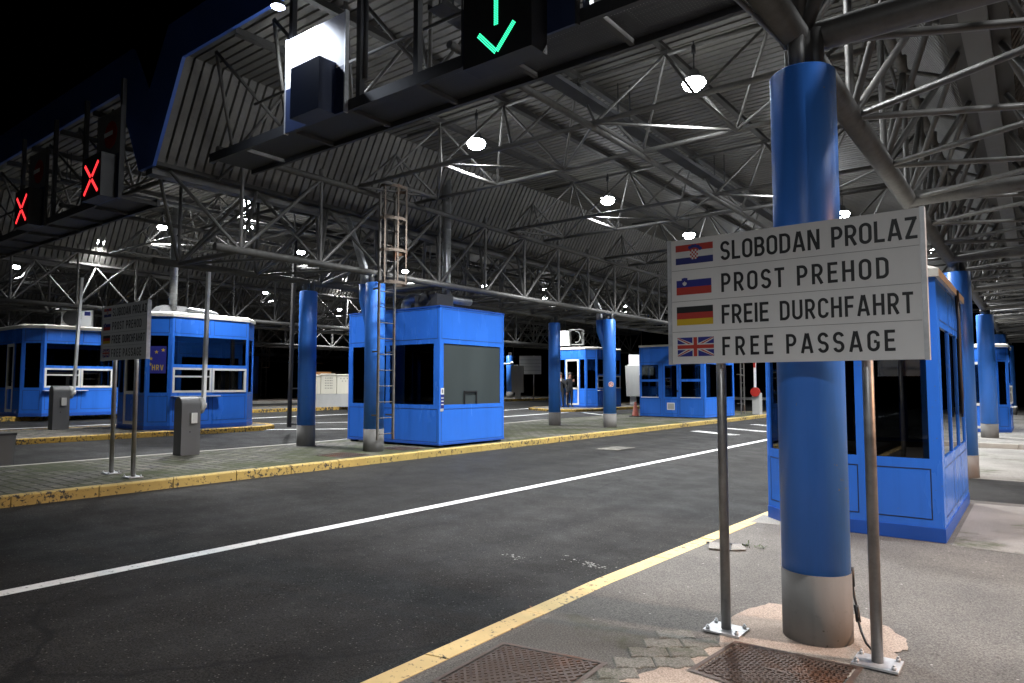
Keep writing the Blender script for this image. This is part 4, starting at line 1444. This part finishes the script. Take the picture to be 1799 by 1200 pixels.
# ------------------------------------------------------------------ roof plant: ducts, air units
def duct(label, pts, r, name='ventilation_duct'):
    b = MB(); b.path(pts, r, 16)
    P = [Vector(p) for p in pts]
    for a, c in zip(P[:-1], P[1:]):
        d = c - a; L = d.length; d.normalize()
        k = int(L / 0.16)
        for i in range(1, k):
            p = a + d * (L * i / k)
            b.tube(p - d * .006, p + d * .006, r + .006, 16, caps=False)
    return tag(b.build(name, M['duct']), label, 'duct')
def bend(c, r, a0, a1, ax, n=6):
    out = []
    for i in range(n + 1):
        t = R(a0 + (a1 - a0) * i / n)
        out.append(tuple(c[j] + r * (math.cos(t) * ax[0][j] + math.sin(t) * ax[1][j]) for j in range(3)))
    return out
duct('tall silver spiral duct dropping to the roof of the square booth', [(-11.3, 12.1, 6.85)] + bend((-11.3, 12.32, 3.92), .22, 180, 270, ((0, 1, 0), (0, 0, 1))) + [(-11.3, 12.95, 3.70)], 0.105)
duct('short silver duct elbow at the left of the square booth roof', [(-12.5, 11.9, 3.36)] + bend((-12.28, 11.9, 3.55), .22, 180, 90, ((1, 0, 0), (0, 0, 1))) + [(-11.9, 11.95, 3.76)], 0.12)
au = thing('air_handler', 'grey sheet metal fan box between the ducts on the square booth', 'air unit', (-11.45, 11.9, 3.37))
b = MB(); b.box(-.45, .30, -.28, .28, 0.03, .40); b.build('casing', M['dark_steel'], au)
b = MB(); b.lathe([(.17, 0), (.19, .015), (.12, .02)], 20); o = b.build('fan_ring', M['dark_steel'], au, (-.12, -.285, .25)); o.rotation_euler = (R(90), 0, 0)
b = MB(); b.box(-.5, .35, -.20, -.14, 0, .03); b.box(-.5, .35, .14, .20, 0, .03); b.build('rail', M['dark_steel'], au)
duct('grey vertical duct dropping to the roof of the chamfered booth', [(-18.6, 9.05, 6.6), (-18.6, 9.05, 3.6)], 0.10)
duct('short bent silver duct on the right of the chamfered booth roof', [(-18.5, 9.4, 3.66), (-18.45, 9.95, 3.66), (-18.4, 10.15, 3.60), (-18.4, 10.22, 3.52)], 0.075)
au = thing('air_handler', 'dark grey fan box under the duct on the chamfered booth roof', 'air unit', (-18.75, 9.1, 3.52))
b = MB(); b.prism([(-.4, -.5), (.25, -.5), (.25, .35), (-.4, .35)], 0, .24, 0, [(-.25, -.3), (.2, -.3), (.2, .3), (-.25, .3)]); b.build('casing', M['housing'], au)
ac = thing('air_conditioner', 'white outdoor air conditioner on the roof of the leftmost booth', 'air conditioner', (-24.6, 8.9, 3.43), R(60))
b = MB(); b.box(-.42, .42, -.16, .16, .05, .62); b.build('casing', M['white'], ac)
b = MB(); b.lathe([(.04, 0), (.245, .0), (.255, .012)], 24); o = b.build('fan_grille', M['black'], ac, (-.12, -.162, .335)); o.rotation_euler = (R(90), 0, 0)
b = MB(); b.box(.22, .38, -.166, -.160, .42, .55); b.build('notice', M['f_blue'], ac)
b = MB(); b.box(-.36, -.28, -.18, .18, 0, .05); b.box(.28, .36, -.18, .18, 0, .05); b.build('foot', M['dark_steel'], ac)
ac = thing('air_conditioner', 'white air conditioner on a bracket above the far chamfered booth', 'air conditioner', (-19.75, 30.9, 3.72), R(20))
b = MB(); b.box(-.55, -.05, -.2, .2, .0, .8); b.build('casing', M['white'], ac)
b = MB()
for x in (-.04, .66): b.bar((x, -.2, .05), (x, -.2, .85), .035, .035); b.bar((x, .2, .05), (x, .2, .85), .035, .035)
for z in (.05, .85): b.bar((-.04, -.2, z), (.66, -.2, z), .035, .035); b.bar((-.04, .2, z), (.66, .2, z), .035, .035)
b.path([(.3 + .27 * math.cos(R(a)), -.2, .45 + .3 * math.sin(R(a))) for a in range(-90, 91, 20)], .03, 6)
b.bar((-.5, -.1, 0), (-.62, -.1, -1.1), .06, .06)
b.build('bracket', M['housing_light'], ac)

# ------------------------------------------------------------------ barriers
def make_barrier(label, loc, arm_tilt, group='raised lane barriers'):
    t = thing('lane_barrier', label, 'barrier', loc, 0, group)
    b = MB(); w, d, h = .15, .19, 1.13
    prof = [(-w, 0), (w, 0), (w, h - w)] + [(w * math.cos(R(a)), h - w + w * math.sin(R(a))) for a in range(15, 180, 15)] + [(-w, h - w)]
    n = len(prof)
    b.add([(x, -d, z) for x, z in prof] + [(x, d, z) for x, z in prof], [tuple(range(n)), tuple(range(n, 2 * n))[::-1]] + [(i, (i + 1) % n, n + (i + 1) % n, n + i)[::-1] for i in range(n)])
    b.build('cabinet', M['housing'], t)
    b = MB(); b.tube((0, d, h - w - .02), (0, d + .09, h - w - .02), .165, 24); b.build('hub', M['housing_light'], t)
    b = MB(); tx = math.sin(arm_tilt)
    b.bar((0, d + .13, h - w), (tx * 3.0, d + .13, h - w + 3.0), .085, .06, 0, (0, 1, 0))
    b.tube((0, d + .09, h - w - .02), (0, d + .17, h - w - .02), .06, 12)
    b.build('arm', M['white'], t)
    b = MB(); b.box(w + .002, w + .05, -.02, .10, .62, .82); b.box(w + .05, w + .054, .02, .07, .66, .78)
    b.build('control_box', M['white_pvc'], t)
    b = MB(); b.tube((w, -.02, .45), (w + .004, -.02, .45), .014, 8); b.build('lock', M['black'], t)
    return t
bar = make_barrier('grey barrier post with tall white arm in front of the chamfered booth', (-13.35, 6.85, 0.24), R(1.2))
b2 = make_barrier('grey barrier post at the left with a leaning raised arm', (-20.15, 6.95, 0.46), R(4.8))
b3 = thing('lane_barrier', 'far grey barrier with a round red hub and white raised arm', 'barrier', (-10.55, 32.8, 0.24), 0, 'raised lane barriers')
b = MB(); b.box(-.17, .17, -.2, .2, 0, 1.0); b.build('cabinet', M['housing_light'], b3)
b = MB(); b.tube((0, -.2, 1.05), (0, -.28, 1.05), .22, 20); b.build('hub', M['red'], b3)
b = MB(); b.bar((0, -.24, 1.1), (0, -.24, 4.2), .10, .05, 0, (0, 1, 0)); b.build('arm', M['white'], b3)
b = MB()
for z in (2.2, 3.4): b.bar((0, -.272, z), (0, -.272, z + .35), .102, .006, 0, (0, 1, 0))
b.build('arm_stripe', M['red'], b3)

# ------------------------------------------------------------------ ladders
def ladder(label, loc, z0, z1, cage, rz=0, group='steel roof ladders'):
    t = thing('ladder', label, 'ladder', loc, rz, group)
    b = MB()
    for y in (0, .42):
        b.bar((0, y, z0), (0, y, z1), .035, .05)
    b.build('side_rails', M['steel_rusty'], t)
    b = MB(); z = z0 + .12
    while z < z1 - .05:
        b.tube((0, .02, z), (0, .40, z), .011, 6); z += .325
    b.build('rungs', M['steel_rusty'], t)
    b = MB()
    z = z0 + .5
    while z < min(z1, 3.4):
        b.bar((-.2, .02, z), (0, .02, z), .02, .03); b.bar((-.2, .40, z), (0, .40, z), .02, .03); z += 1.3
    b.build('wall_bracket', M['steel_rusty'], t)
    if cage:
        hoops = [cage + .66 * i for i in range(4)]
        b = MB()
        def hp(a): return (.05 + .38 * math.sin(R(a)), .21 - .36 * math.cos(R(a)))
        for z in hoops:
            pts = [(0, -.02)] + [hp(a) for a in range(20, 161, 14)] + [(0, .44)]
            for p, q in zip(pts[:-1], pts[1:]):
                b.bar((p[0], p[1], z), (q[0], q[1], z), .008, .06)
        for a in (34, 76, 118, 150):
            p = hp(a)
            b.bar((p[0] - .006, p[1], cage - .03), (p[0] - .006, p[1], hoops[-1] + .05), .04, .007)
        b.build('safety_cage', M['rust'], t)
    return t
ladder('caged rusty ladder fixed to the blue column beside the square booth', (-10.62, 9.36, 0.24), 0.25, 5.35, 3.45)
ladder('far caged ladder standing on the pink pavement', (-44.9, 28.4, 0.70), 0.1, 4.6, 2.2)
ladder('plain ladder rising behind the far booth with the vent', (-10.55, 30.6, 0.24), 0.05, 3.6, 0)

# ------------------------------------------------------------------ overhead gantry with lane signals
gy0, gy1, gzb = 5.00, 5.72, 4.80
def gantry(label, xa, xb, hangers):
    gn = thing('signal_gantry', label, 'gantry', (0, 0, 0), 0, 'walkway gantries under the canopy edge')
    for y in (gy0, gy1 - .05):
        b = MB(); b.box(xa, xb, y, y + .05, gzb, gzb + .13); b.build('edge_beam', M['dark_steel'], gn)
    x = xb - .02
    while x > xa:
        b = MB(); b.box(x - .05, x, gy0 + .05, gy1 - .05, gzb + .01, gzb + .06); b.build('cross_bar', M['purlin'], gn); x -= 1.12
    b = MB(); b.box(xa, xb, gy0 + .05, gy1 - .05, gzb + .062, gzb + .068); b.build('walkway_floor', M['perf'], gn)
    for z in (5.35, 5.9):
        b = MB(); b.tube((xa, gy1 - .02, z), (xb, gy1 - .02, z), .022, 8); b.build('guard_rail', M['steel'], gn)
    for x in hangers:
        b = MB(); b.box(x - .035, x + .035, gy0 + .055, gy0 + .125, gzb + .13, 6.95); b.build('hanger_post', M['dark_steel'], gn)
gantry('dark perforated walkway gantry carrying the green arrow and the white board', -9.35, -1.75, (-1.85, -3.05, -5.2, -6.15, -7.5))
gantry('dark walkway gantry at the left carrying the two red crosses', -22.6, -12.35, (-12.45, -14.0, -15.5, -17.3, -20))

def lane_signal(kind, label, xc, white_bottom, ztop, box=(-.42, .32), bw=(-.6, .62)):
    t = thing('lane_signal', label, 'lane signal', (xc, gy0 - .02, 0), 0, 'lane signals on the gantry')
    b = MB()
    b.box(bw[0], bw[1], -.03, 0, white_bottom, ztop, 0)
    b.build('sign_board', M['white'] if kind != 'cross' else M['board_dimmed'], t)
    b = MB(); b.box(bw[0], bw[1], -.03, 0, gzb - .02, white_bottom, 0); b.build('lower_board', M['navy_box'], t)
    for xe in (bw[0] - .02, bw[1]):
        b = MB(); b.box(xe, xe + .02, -.035, .02, gzb - .03, ztop + .02)
        b.build('edge_frame', M['zinc'] if kind == 'off' else M['dark_steel'], t)
    b = MB(); z0, z1 = (gzb - .22, 5.46) if kind == 'arrow' else (gzb - .02, 5.40 if kind == 'off' else 5.52)
    b.box(box[0], box[1], -.27, -.03, z0, z1)
    bo = b.build('signal_box', M['black'] if kind != 'off' else M['navy_box'], t)
    b = MB()
    cx = (box[0] + box[1]) / 2; y = -.2725
    if kind == 'arrow':
        def dots(p, q, rows=3):
            p = Vector(p); q = Vector(q); d = q - p; L = d.length; d.normalize(); nn = Vector((-d.y, d.x))
            k = int(L / .0165)
            for i in range(k + 1):
                for j in range(rows):
                    c = p + d * (L * i / k) + nn * ((j - (rows - 1) / 2) * .0175)
                    b.add([(c.x + .0074 * math.cos(2 * PI * s / 6), y, c.y + .0074 * math.sin(2 * PI * s / 6)) for s in range(6)], [tuple(range(6))])
        dots((cx, 5.33), (cx, 4.90)); dots((cx - .205, 4.855), (cx - .006, 4.645)); dots((cx + .205, 4.855), (cx + .012, 4.65))
        b.build('led_arrow', M['green_led'], bo)
    elif kind == 'cross':
        for sx in (-1, 1):
            for sz in (-1, 1):
                b.bar((cx + sx * .03, y, 5.13 + sz * .03), (cx + sx * .27, y, 5.13 + sz * .255), .006, .052, 0, (0, 0, 1))
        b.build('led_cross', M['red_led'], bo)
        b = MB()
        b.lathe([(.24, 0), (.24, .008)], 32, mi=0)
        o = b.build('no_entry_disc', M['red'], t, (cx + .12, -.031, 5.93)); o.rotation_euler = (R(90), 0, 0)
        b = MB(); b.box(-.17, .17, -.042, -.0415, -.04, .04); b.build('disc_bar', M['white'], o, (0, 0, 0)).rotation_euler = (R(-90), 0, 0)
        o.children[0].location = (0, 0, 0.0)
    return t
lane_signal('arrow', 'lane signal with a lit green down arrow above the white-lined lane', -3.80, 5.36, 6.35, box=(-.40, .40), bw=(-.62, .70))
lane_signal('off', 'switched off navy signal box under a brightly floodlit white board', -6.85, 5.34, 5.98, box=(-.12, .43), bw=(-.57, .58))
lane_signal('cross', 'right one of the two red cross lane signals', -12.70, 5.55, 6.35, box=(-.36, .40), bw=(-.40, .50))
lane_signal('cross', 'left one of the two red cross lane signals', -16.05, 5.58, 6.35, box=(-.36, .40), bw=(-.40, .50))

# floodlight at the roof edge that lights the white board
fl = thing('floodlight', 'small floodlight at the roof edge above the bright white board', 'floodlight', (-7.25, 4.70, 6.26))
b = MB(); b.lathe([(.04, .08), (.08, .05), (.09, 0.0)][::-1], 18); b.build('lamp_housing', M['housing'], fl)
b = MB(); b.lathe([(.01, -.014), (.07, -.008), (.083, 0)], 18); b.build('lamp_lens', M['lens_small'], fl)
b = MB(); b.tube((0, 0, .1), (0, .3, .62), .018, 8); b.build('arm', M['dark_steel'], fl)
ld = bpy.data.lights.new('flood_light', 'SPOT'); ld.energy = 260; ld.color = (0.78, 0.86, 1.0); ld.spot_size = R(120); ld.spot_blend = .6; ld.shadow_soft_size = .08
lo = bpy.data.objects.new('flood_light', ld); COL.objects.link(lo); lo.parent = fl; lo.location = (0, 0, -.05)
lo.rotation_euler = (R(28), 0, R(-10))

# camera on the gantry post
cc = thing('security_camera', 'grey security camera on a bracket beside the floodlit board', 'camera', (-6.0, 4.72, 6.12), R(-35))
b = MB(); b.box(-.42, .12, -.07, .07, .02, .15); b.bar((-.45, 0, .155), (.14, 0, .155), .17, .012); b.build('housing', M['housing'], cc)
b = MB(); b.tube((-.425, 0, .085), (-.42, 0, .085), .045, 12); b.build('lens', M['black'], cc)
b = MB(); b.tube((0, 0, .02), (0, 0, -.12), .025, 8); b.tube((0, 0, -.12), (.25, .22, -.16), .025, 8); b.tube((.25, .22, -.16), (.25, .22, -1.2), .03, 8); b.build('bracket', M['dark_steel'], cc)

# ------------------------------------------------------------------ posts, cabinets, small things
M['post_dark'] = paint('black_brown_post', (0.012, 0.011, 0.010), 0.6, 0.2)
ps = thing('lattice_post', 'thin dark post with foot brackets beside the plain blue column', 'post', (-16.3, 11.2, 0.46))
b = MB(); b.bar((0, 0, 0), (.1, 0, 5.2), .085, .085); b.build('post', M['post_dark'], ps)
b = MB(); b.bar((0, 0, .08), (.55, .4, .08), .05, .05); b.bar((0, 0, 1.05), (.5, .4, 1.05), .035, .035); b.bar((.55, .4, .03), (.5, .4, 1.1), .03, .03); b.build('brace', M['dark_steel'], ps)
ps = thing('lattice_post', 'slim perforated grey pole beside the lone column at the right', 'post', (-1.62, 25.0, 0.02))
b = MB()
for z in range(0, 95): b.box(-.028, .028, -.02, .02, z * .05 + .012, z * .05 + .05)
b.box(-.036, -.028, -.025, .025, 0, 4.75); b.box(.028, .036, -.025, .025, 0, 4.75)
b.build('post', M['housing'], ps)
b = MB(); b.box(-.1, .1, -.1, .1, 0, .012); b.build('base_plate', M['zinc'], ps)

cb_ = thing('utility_cabinet', 'white double-door utility cabinets with dotted vents beyond the column', 'cabinet', (-24.75, 18.9, 0.66), R(62))
b = MB(); b.box(-1.0, 1.0, -.22, .22, 0, .56); b.build('plinth', M['housing_light'], cb_)
for x0, x1, h in ((-1.0, -.32, 1.36), (-.30, .36, 1.40), (.38, 1.0, 1.38)):
    b = MB(); b.box(x0, x1, -.22, .22, .57, h); b.prism([(x0 - .02, -.25), (x1 + .02, -.25), (x1 + .02, .25), (x0 - .02, .25)], h + .001, h + .05, 0, [(x0 + .05, -.1), (x1 - .05, -.1), (x1 - .05, .1), (x0 + .05, .1)])
    o = b.build('cabinet_door', M['cream'], cb_)
    b = MB(); cx = (x0 + x1) / 2
    rows = 5 if x0 == -.30 else 2
    for i in range(rows):
        for j in range(5):
            z = h - .16 - i * .11
            if x0 == .38 and (i + j) % 2: continue
            b.box(cx - .16 + j * .07, cx - .13 + j * .07, -.223, -.2205, z, z + .035)
    b.build('vent', M['black'], o)
wp = tag(MB().bar((0, 0, 0), (0, 0, 2.4), .09, .05).build('marker_post', M['white'], None, (-24.3, 19.85, 0.66)), 'white post standing right of the white utility cabinets', 'post')

def kiosk(label, loc, rz, s=1.0):
    t = thing('kiosk_cabinet', label, 'kiosk', loc, rz, 'grey kiosk cabinets')
    b = MB(); b.box(-.18 * s, .18 * s, -.2 * s, .2 * s, 0, .5 * s); b.build('pedestal', M['housing_light'], t)
    b = MB(); b.prism([(-.38 * s, -.3 * s), (.38 * s, -.3 * s), (.38 * s, .3 * s), (-.38 * s, .3 * s)], .5 * s, 2.3 * s, 0, [(-.44 * s, -.34 * s), (.36 * s, -.34 * s), (.36 * s, .3 * s), (-.44 * s, .3 * s)]); b.build('cabinet', M['housing_light'], t)
    b = MB(); b.box(-.3 * s, -.02 * s, -.15 * s, .15 * s, 2.3 * s, 2.36 * s); b.build('top_plate', M['white'], t)
    return t
k1 = kiosk('grey kiosk cabinet on a pedestal left of the white louvred board', (-27.9, 37.0, 0.62), R(30), 1.0)
dup(k1, (-19.0, 36.5, 0.46), 'grey kiosk cabinet between the bracket column and the vent booth')
def louvre_board(label, loc, rz):
    t = thing('sign_board', label, 'sign board', loc, rz, 'white striped boards on poles')
    b = MB(); b.box(-.75, .75, 0, .03, 1.75, 3.0); b.build('board', M['white'], t)
    b = MB()
    for i in range(4): b.box(-.74, .74, -.004, -.001, 2.0 + .24 * i, 2.015 + .24 * i)
    b.build('row_joint', M['sign_grey'], t)
    b = MB(); b.tube((.25, .06, 0), (.25, .06, 3.05), .04, 8); b.build('post', M['pole'], t)
    return t
lb = louvre_board('white striped board on a thin pole behind the kiosk cabinet', (-27.6, 38.0, 0.62), R(38))
dup(lb, (-19.0, 37.6, 0.46), 'white striped board partly hidden behind the far vent booth')
ps = thing('arm_post', 'slim grey post with a horizontal arm between the square booth and far columns', 'post', (-20.2, 26.3, 0.30))
b = MB(); b.tube((0, 0, 0), (0, 0, 2.45), .065, 10); b.build('post', M['housing_light'], ps)
b = MB(); b.tube((0, 0, 2.35), (-.95, .05, 2.35), .045, 8); b.lathe([(.14, -.2), (.2, 0), (.14, .2)], 12, (-.9, 0)); b.build('arm', M['housing_light'], ps)
for v_ in ps.children[-1].data.vertices:
    if v_.co.z < 1.0: v_.co.z += 2.35
b = MB(); b.box(-.16, .16, -.16, .16, 0, .03); b.build('base_plate', M['dark_steel'], ps)

tc = thing('traffic_cone', 'dirty red traffic cone at the left corner of the vent booth', 'traffic cone', (-14.0, 27.1, 0.24))
b = MB(); b.lathe([(.17, .03), (.15, .05), (.05, .62), (.03, .64)], 16); b.build('cone', M['cone'], tc)
b = MB(); b.box(-.2, .2, -.2, .2, 0, .03); b.build('base', M['black'], tc)
wb = thing('waste_bin', 'grey square bin at the left edge of the mossy island', 'bin', (-14.25, 3.95, 0.24), R(8))
b = MB(); b.prism([(-.21, -.21), (.21, -.21), (.21, .21), (-.21, .21)], 0, .50, 0, [(-.23, -.23), (.23, -.23), (.23, .23), (-.23, .23)]); b.build('body', M['housing'], wb)
b = MB(); b.prism([(-.24, -.24), (.24, -.24), (.24, .24), (-.24, .24)], .502, .54); b.build('lid', M['dark_steel'], wb)

# guard rail, red lamp and dim hut far behind the lane
gr = thing('guard_rail', 'grey steel guard rail at the far end of the lane', 'guard rail', (-12.5, 44, 0.12))
b = MB(); b.box(-4, 5, -.03, .03, .55, .72); b.box(-4, 5, -.05, -.031, .60, .67); b.build('rail', M['housing_light'], gr)
for x in (-3.6, -1.6, .4, 2.4, 4.4):
    b = MB(); b.box(x - .05, x + .05, .031, .12, 0, .7); b.build('post', M['housing'], gr)
rs = thing('red_signal', 'small red signal lamp on a dark post far down the lane', 'signal', (-12.6, 41.5, 0.12))
b = MB(); b.tube((0, 0, 0), (0, 0, 1.2), .04, 8); b.box(-.14, .14, -.1, .1, 1.0, 1.5); b.build('post', M['black'], rs)
b = MB(); b.lathe([(.1, 0), (.05, .03)], 12); o = b.build('lamp_lens', M['red_lamp'], rs, (0, -.104, 1.3)); o.rotation_euler = (R(90), 0, 0)
ht = thing('hut', 'dim brown lit hut beyond the pink pavement', 'hut', (-62, 47, 0.55), R(45))
b = MB(); b.box(-1.6, 1.6, -1, 1, 0, 1.7); b.build('wall', M['far_dark'], ht)
b = MB(); b.box(-1.0, .8, -1.03, -1.0, 1.75, 2.5); b.build('lit_window', M['hut_light'], ht)
b = MB(); b.box(-1.7, 1.7, -1.1, 1.1, 2.5, 2.62); b.build('roof', M['housing'], ht)

# loose cable and strap at the nearest column and booth
b = MB(); b.path([(-0.99, 4.86, .44), (-0.985, 4.85, .34), (-0.97, 4.82, .26), (-0.95, 4.80, .20), (-0.945, 4.79, .13), (-0.92, 4.74, .08), (-0.88, 4.66, .045), (-0.84, 4.60, .035), (-0.78, 4.56, .03)], .008, 6)
b.path([(-0.99, 4.86, .44), (-0.985, 4.85, .32)], .016, 6); b.path([(-0.96, 4.81, .22), (-0.945, 4.795, .12)], .016, 6)
tag(b.build('cable', M['black']), 'frayed black cable hanging from the thick column to the sign foot', 'cable')
b = MB(); b.path([(-0.77, 10.25, 2.80), (-0.755, 10.2, 2.4), (-0.765, 10.28, 1.9), (-0.75, 10.2, 1.5), (-0.765, 10.3, 1.25)], .022, 6)
b.path([(-0.77, 10.45, 2.82), (-0.76, 10.42, 2.2), (-0.765, 10.35, 1.2)], .015, 6)
tag(b.build('cable', M['black']), 'dark cable bundle hanging down the side wall of the nearest booth', 'cable')

# manhole covers
def manhole(label, corners, z):
    """lattice-faced iron cover in its frame; corners CCW"""
    t = thing('manhole_cover', label, 'manhole cover', (0, 0, z), 0, 'rusty manhole covers')
    b = MB(); P = corners; I1 = inset(P, .03); I2 = inset(P, .045)
    n = 4
    for i in range(4):
        j = (i + 1) % 4
        b.add([(P[i][0], P[i][1], .005), (P[j][0], P[j][1], .005), (I1[j][0], I1[j][1], .007), (I1[i][0], I1[i][1], .007)], [(0, 1, 2, 3)])
    b.build('frame', M['castiron'], t)
    b = MB(); b.add([(x, y, .0035) for x, y in I2], [(0, 1, 2, 3)])
    A, Bq, Cq, D = [Vector(p) for p in I2]
    def at(u, v): return A.lerp(Bq, u).lerp(D.lerp(Cq, u), v)
    k = 12
    for i in range(-k + 1, k):
        for sgn in (0, 1):
            u0, v0, u1, v1 = (max(0, i / k), max(0, -i / k), min(1, 1 + i / k), min(1, 1 - i / k))
            p, q = at(u0, v0), at(u1, v1)
            if sgn: p, q = at(1 - u0, v0), at(1 - u1, v1)
            b.bar((p.x, p.y, .0055), (q.x, q.y, .0055), .014, .006)
    c = at(.5, .5)
    b.box(c.x - .06, c.x + .06, c.y - .008, c.y + .008, .0086, .011)
    b.build('cover', M['castiron'], t)
    return t
manhole('rusty square manhole cover beside the pale yellow kerb', [(-2.66, 2.74), (-1.98, 2.68), (-2.02, 3.54), (-2.70, 3.42)], 0.003)
manhole('rusty manhole cover in front of the thick column', [(-1.62, 3.72), (-0.86, 3.62), (-0.84, 4.36), (-1.56, 4.32)], 0.0035)
manhole('dark manhole cover between the ladder column and the square booth', [(-11.35, 10.05), (-10.55, 10.0), (-10.55, 10.65), (-11.35, 10.7)], 0.241)
manhole('dark manhole cover in front of the ladder column', [(-11.25, 8.3), (-10.4, 8.3), (-10.4, 9.05), (-11.25, 9.05)], 0.241)
dc = thing('drain_cover', 'small broken grey drain cover with a weed beside the kerb', 'drain cover', (-2.5, 6.75, 0.004), R(20))
b = MB(); b.box(-.17, .02, -.16, .12, 0, .012); b.build('broken_slab', M['concrete'], dc)
b = MB(); b.prism([(.04, -.15), (.18, -.10), (.15, .14), (.05, .10)], 0, .010); b.build('broken_slab', M['concrete'], dc)
b = MB(); b.box(-.2, .21, .125, .16, 0, .006); b.box(.021, .039, -.15, .1, 0, .003); b.build('gap', M['black'], dc)
wd = MB()
for i in range(26):
    a = random.uniform(0, 2 * PI); r = random.uniform(.02, .10); h = random.uniform(.01, .06)
    x, y = random.uniform(-.1, .16), random.uniform(-.03, .04)
    wd.add([(x, y, 0), (x + r * math.cos(a) + .008, y + r * math.sin(a), h), (x + r * math.cos(a) - .008, y + r * math.sin(a) + .01, h * .8)], [(0, 1, 2)])
tag(wd.build('weed', M['weed'], None, (-2.30, 6.86, 0.004)), 'tiny weed growing from the broken drain cover', 'weed')
cv = tag(MB().box(-.35, .35, -.45, .45, 0, .004).build('access_cover', M['pave_grey'], None, (-8.35, 15.0, gz(-8.35) + 0.004)), 'pale flat access cover in the asphalt lane', 'cover')
lf = MB(); P = []
for i in range(14):
    a = 2 * PI * i / 14; r = .06 if i % 2 == 0 else .028
    P.append((r * math.cos(a), r * .8 * math.sin(a), .012 + .008 * math.sin(3 * a)))
lf.add(P + [(0, 0, .005)], [(i, (i + 1) % 14, 14) for i in range(14)])
tag(lf.build('leaf', M['leaf'], None, (-3.12, 4.33, gz(-3.12) + .002)), 'dry brown leaf lying on the asphalt by the kerb', 'leaf')

# ------------------------------------------------------------------ people at the far booth
def make_person(label, loc, rz, phone):
    t = thing('person', label, 'person', loc, rz)
    V = [(0, 0, .95), (0, 0, 1.15), (0, 0, 1.38), (0, 0, 1.50), (0, -.01, 1.58), (0, -.02, 1.68), (0, -.01, 1.75),
         (.10, 0, .90), (.11, -.01, .50), (.12, .02, .09), (.13, -.13, .04), (-.10, 0, .90), (-.12, .02, .50), (-.12, .04, .09), (-.13, -.10, .04),
         (.19, 0, 1.40), (.25, -.03, 1.13), (.14, -.24, 1.28), (.07, -.28, 1.36), (-.19, 0, 1.40), (-.25, 0, 1.12), (-.24, -.10, .88), (-.24, -.14, .79)]
    E = [(0, 1), (1, 2), (2, 3), (3, 4), (4, 5), (5, 6), (0, 7), (7, 8), (8, 9), (9, 10), (0, 11), (11, 12), (12, 13), (13, 14), (2, 15), (15, 16), (16, 17), (17, 18), (2, 19), (19, 20), (20, 21), (21, 22)]
    Rr = [.15, .15, .17, .065, .085, .098, .07, .10, .07, .05, .045, .10, .07, .05, .045, .075, .055, .045, .035, .075, .055, .042, .035]
    me = bpy.data.meshes.new('body'); me.from_pydata(V, E, [])
    o = bpy.data.objects.new('body', me); COL.objects.link(o); o.parent = t
    me.materials.append(M['person'])
    sk = o.modifiers.new('skin', 'SKIN')
    for i, r in enumerate(Rr): me.skin_vertices[0].data[i].radius = (r, r * (.72 if i < 3 else 1))
    me.skin_vertices[0].data[0].use_root = True
    o.modifiers.new('sub', 'SUBSURF').render_levels = 1
    b = MB(); b.lathe([(.104, 1.66), (.108, 1.72), (.09, 1.79), (.03, 1.825)], 14, (0, .012)); b.build('hair', M['hair'], t)
    for s, x, y, z in ((1, .07, -.30, 1.38), (-1, -.24, -.15, .74)):
        b = MB()
        for i in range(4): b.tube((x - .03 + .02 * i, y, z), (x - .03 + .02 * i, y - .01, z + (.085 - .012 * abs(i - 1.5)) * s), .0085, 6)
        b.tube((x - .035 * s, y, z - .02), (x - .06 * s, y - .02, z + .03), .009, 6); b.box(x - .04, x + .04, y - .012, y + .014, z - .05, z + .01)
        b.build('hand', M['skin'], t)
    if phone:
        p = tag(MB().box(-.035, .035, -.006, .006, 0, .14).build('phone', M['white'], None), 'small white phone held by the person at the far booth', 'phone')
        p.location = Matrix.Rotation(rz, 4, 'Z') @ Vector((.07, -.33, 1.36)) + Vector(loc)
    return t
make_person('dark-clad person holding a white phone beside the far booth door', (-19.85, 30.05, 0.46), R(20), True)
make_person('second dark-clad person standing in the far booth doorway', (-19.45, 30.3, 0.46), R(60), False)

# round sticker on the bracket column
st = MB(); st.lathe([(.09, 0), (.09, .004)], 20)
o = tag(st.build('sticker', [M['f_white']], None, (-10.95, 19.525, 1.63)), 'round white and red sticker on the bracket column', 'sticker'); o.rotation_euler = (R(90), 0, R(38))
b = MB(); b.path([(.062 * math.cos(R(a)), .062 * math.sin(R(a)), .006) for a in range(0, 361, 20)], .011, 5); b.bar((-.045, .045, .006), (.045, -.045, .006), .02, .006); b.build('ring', M['red'], o)
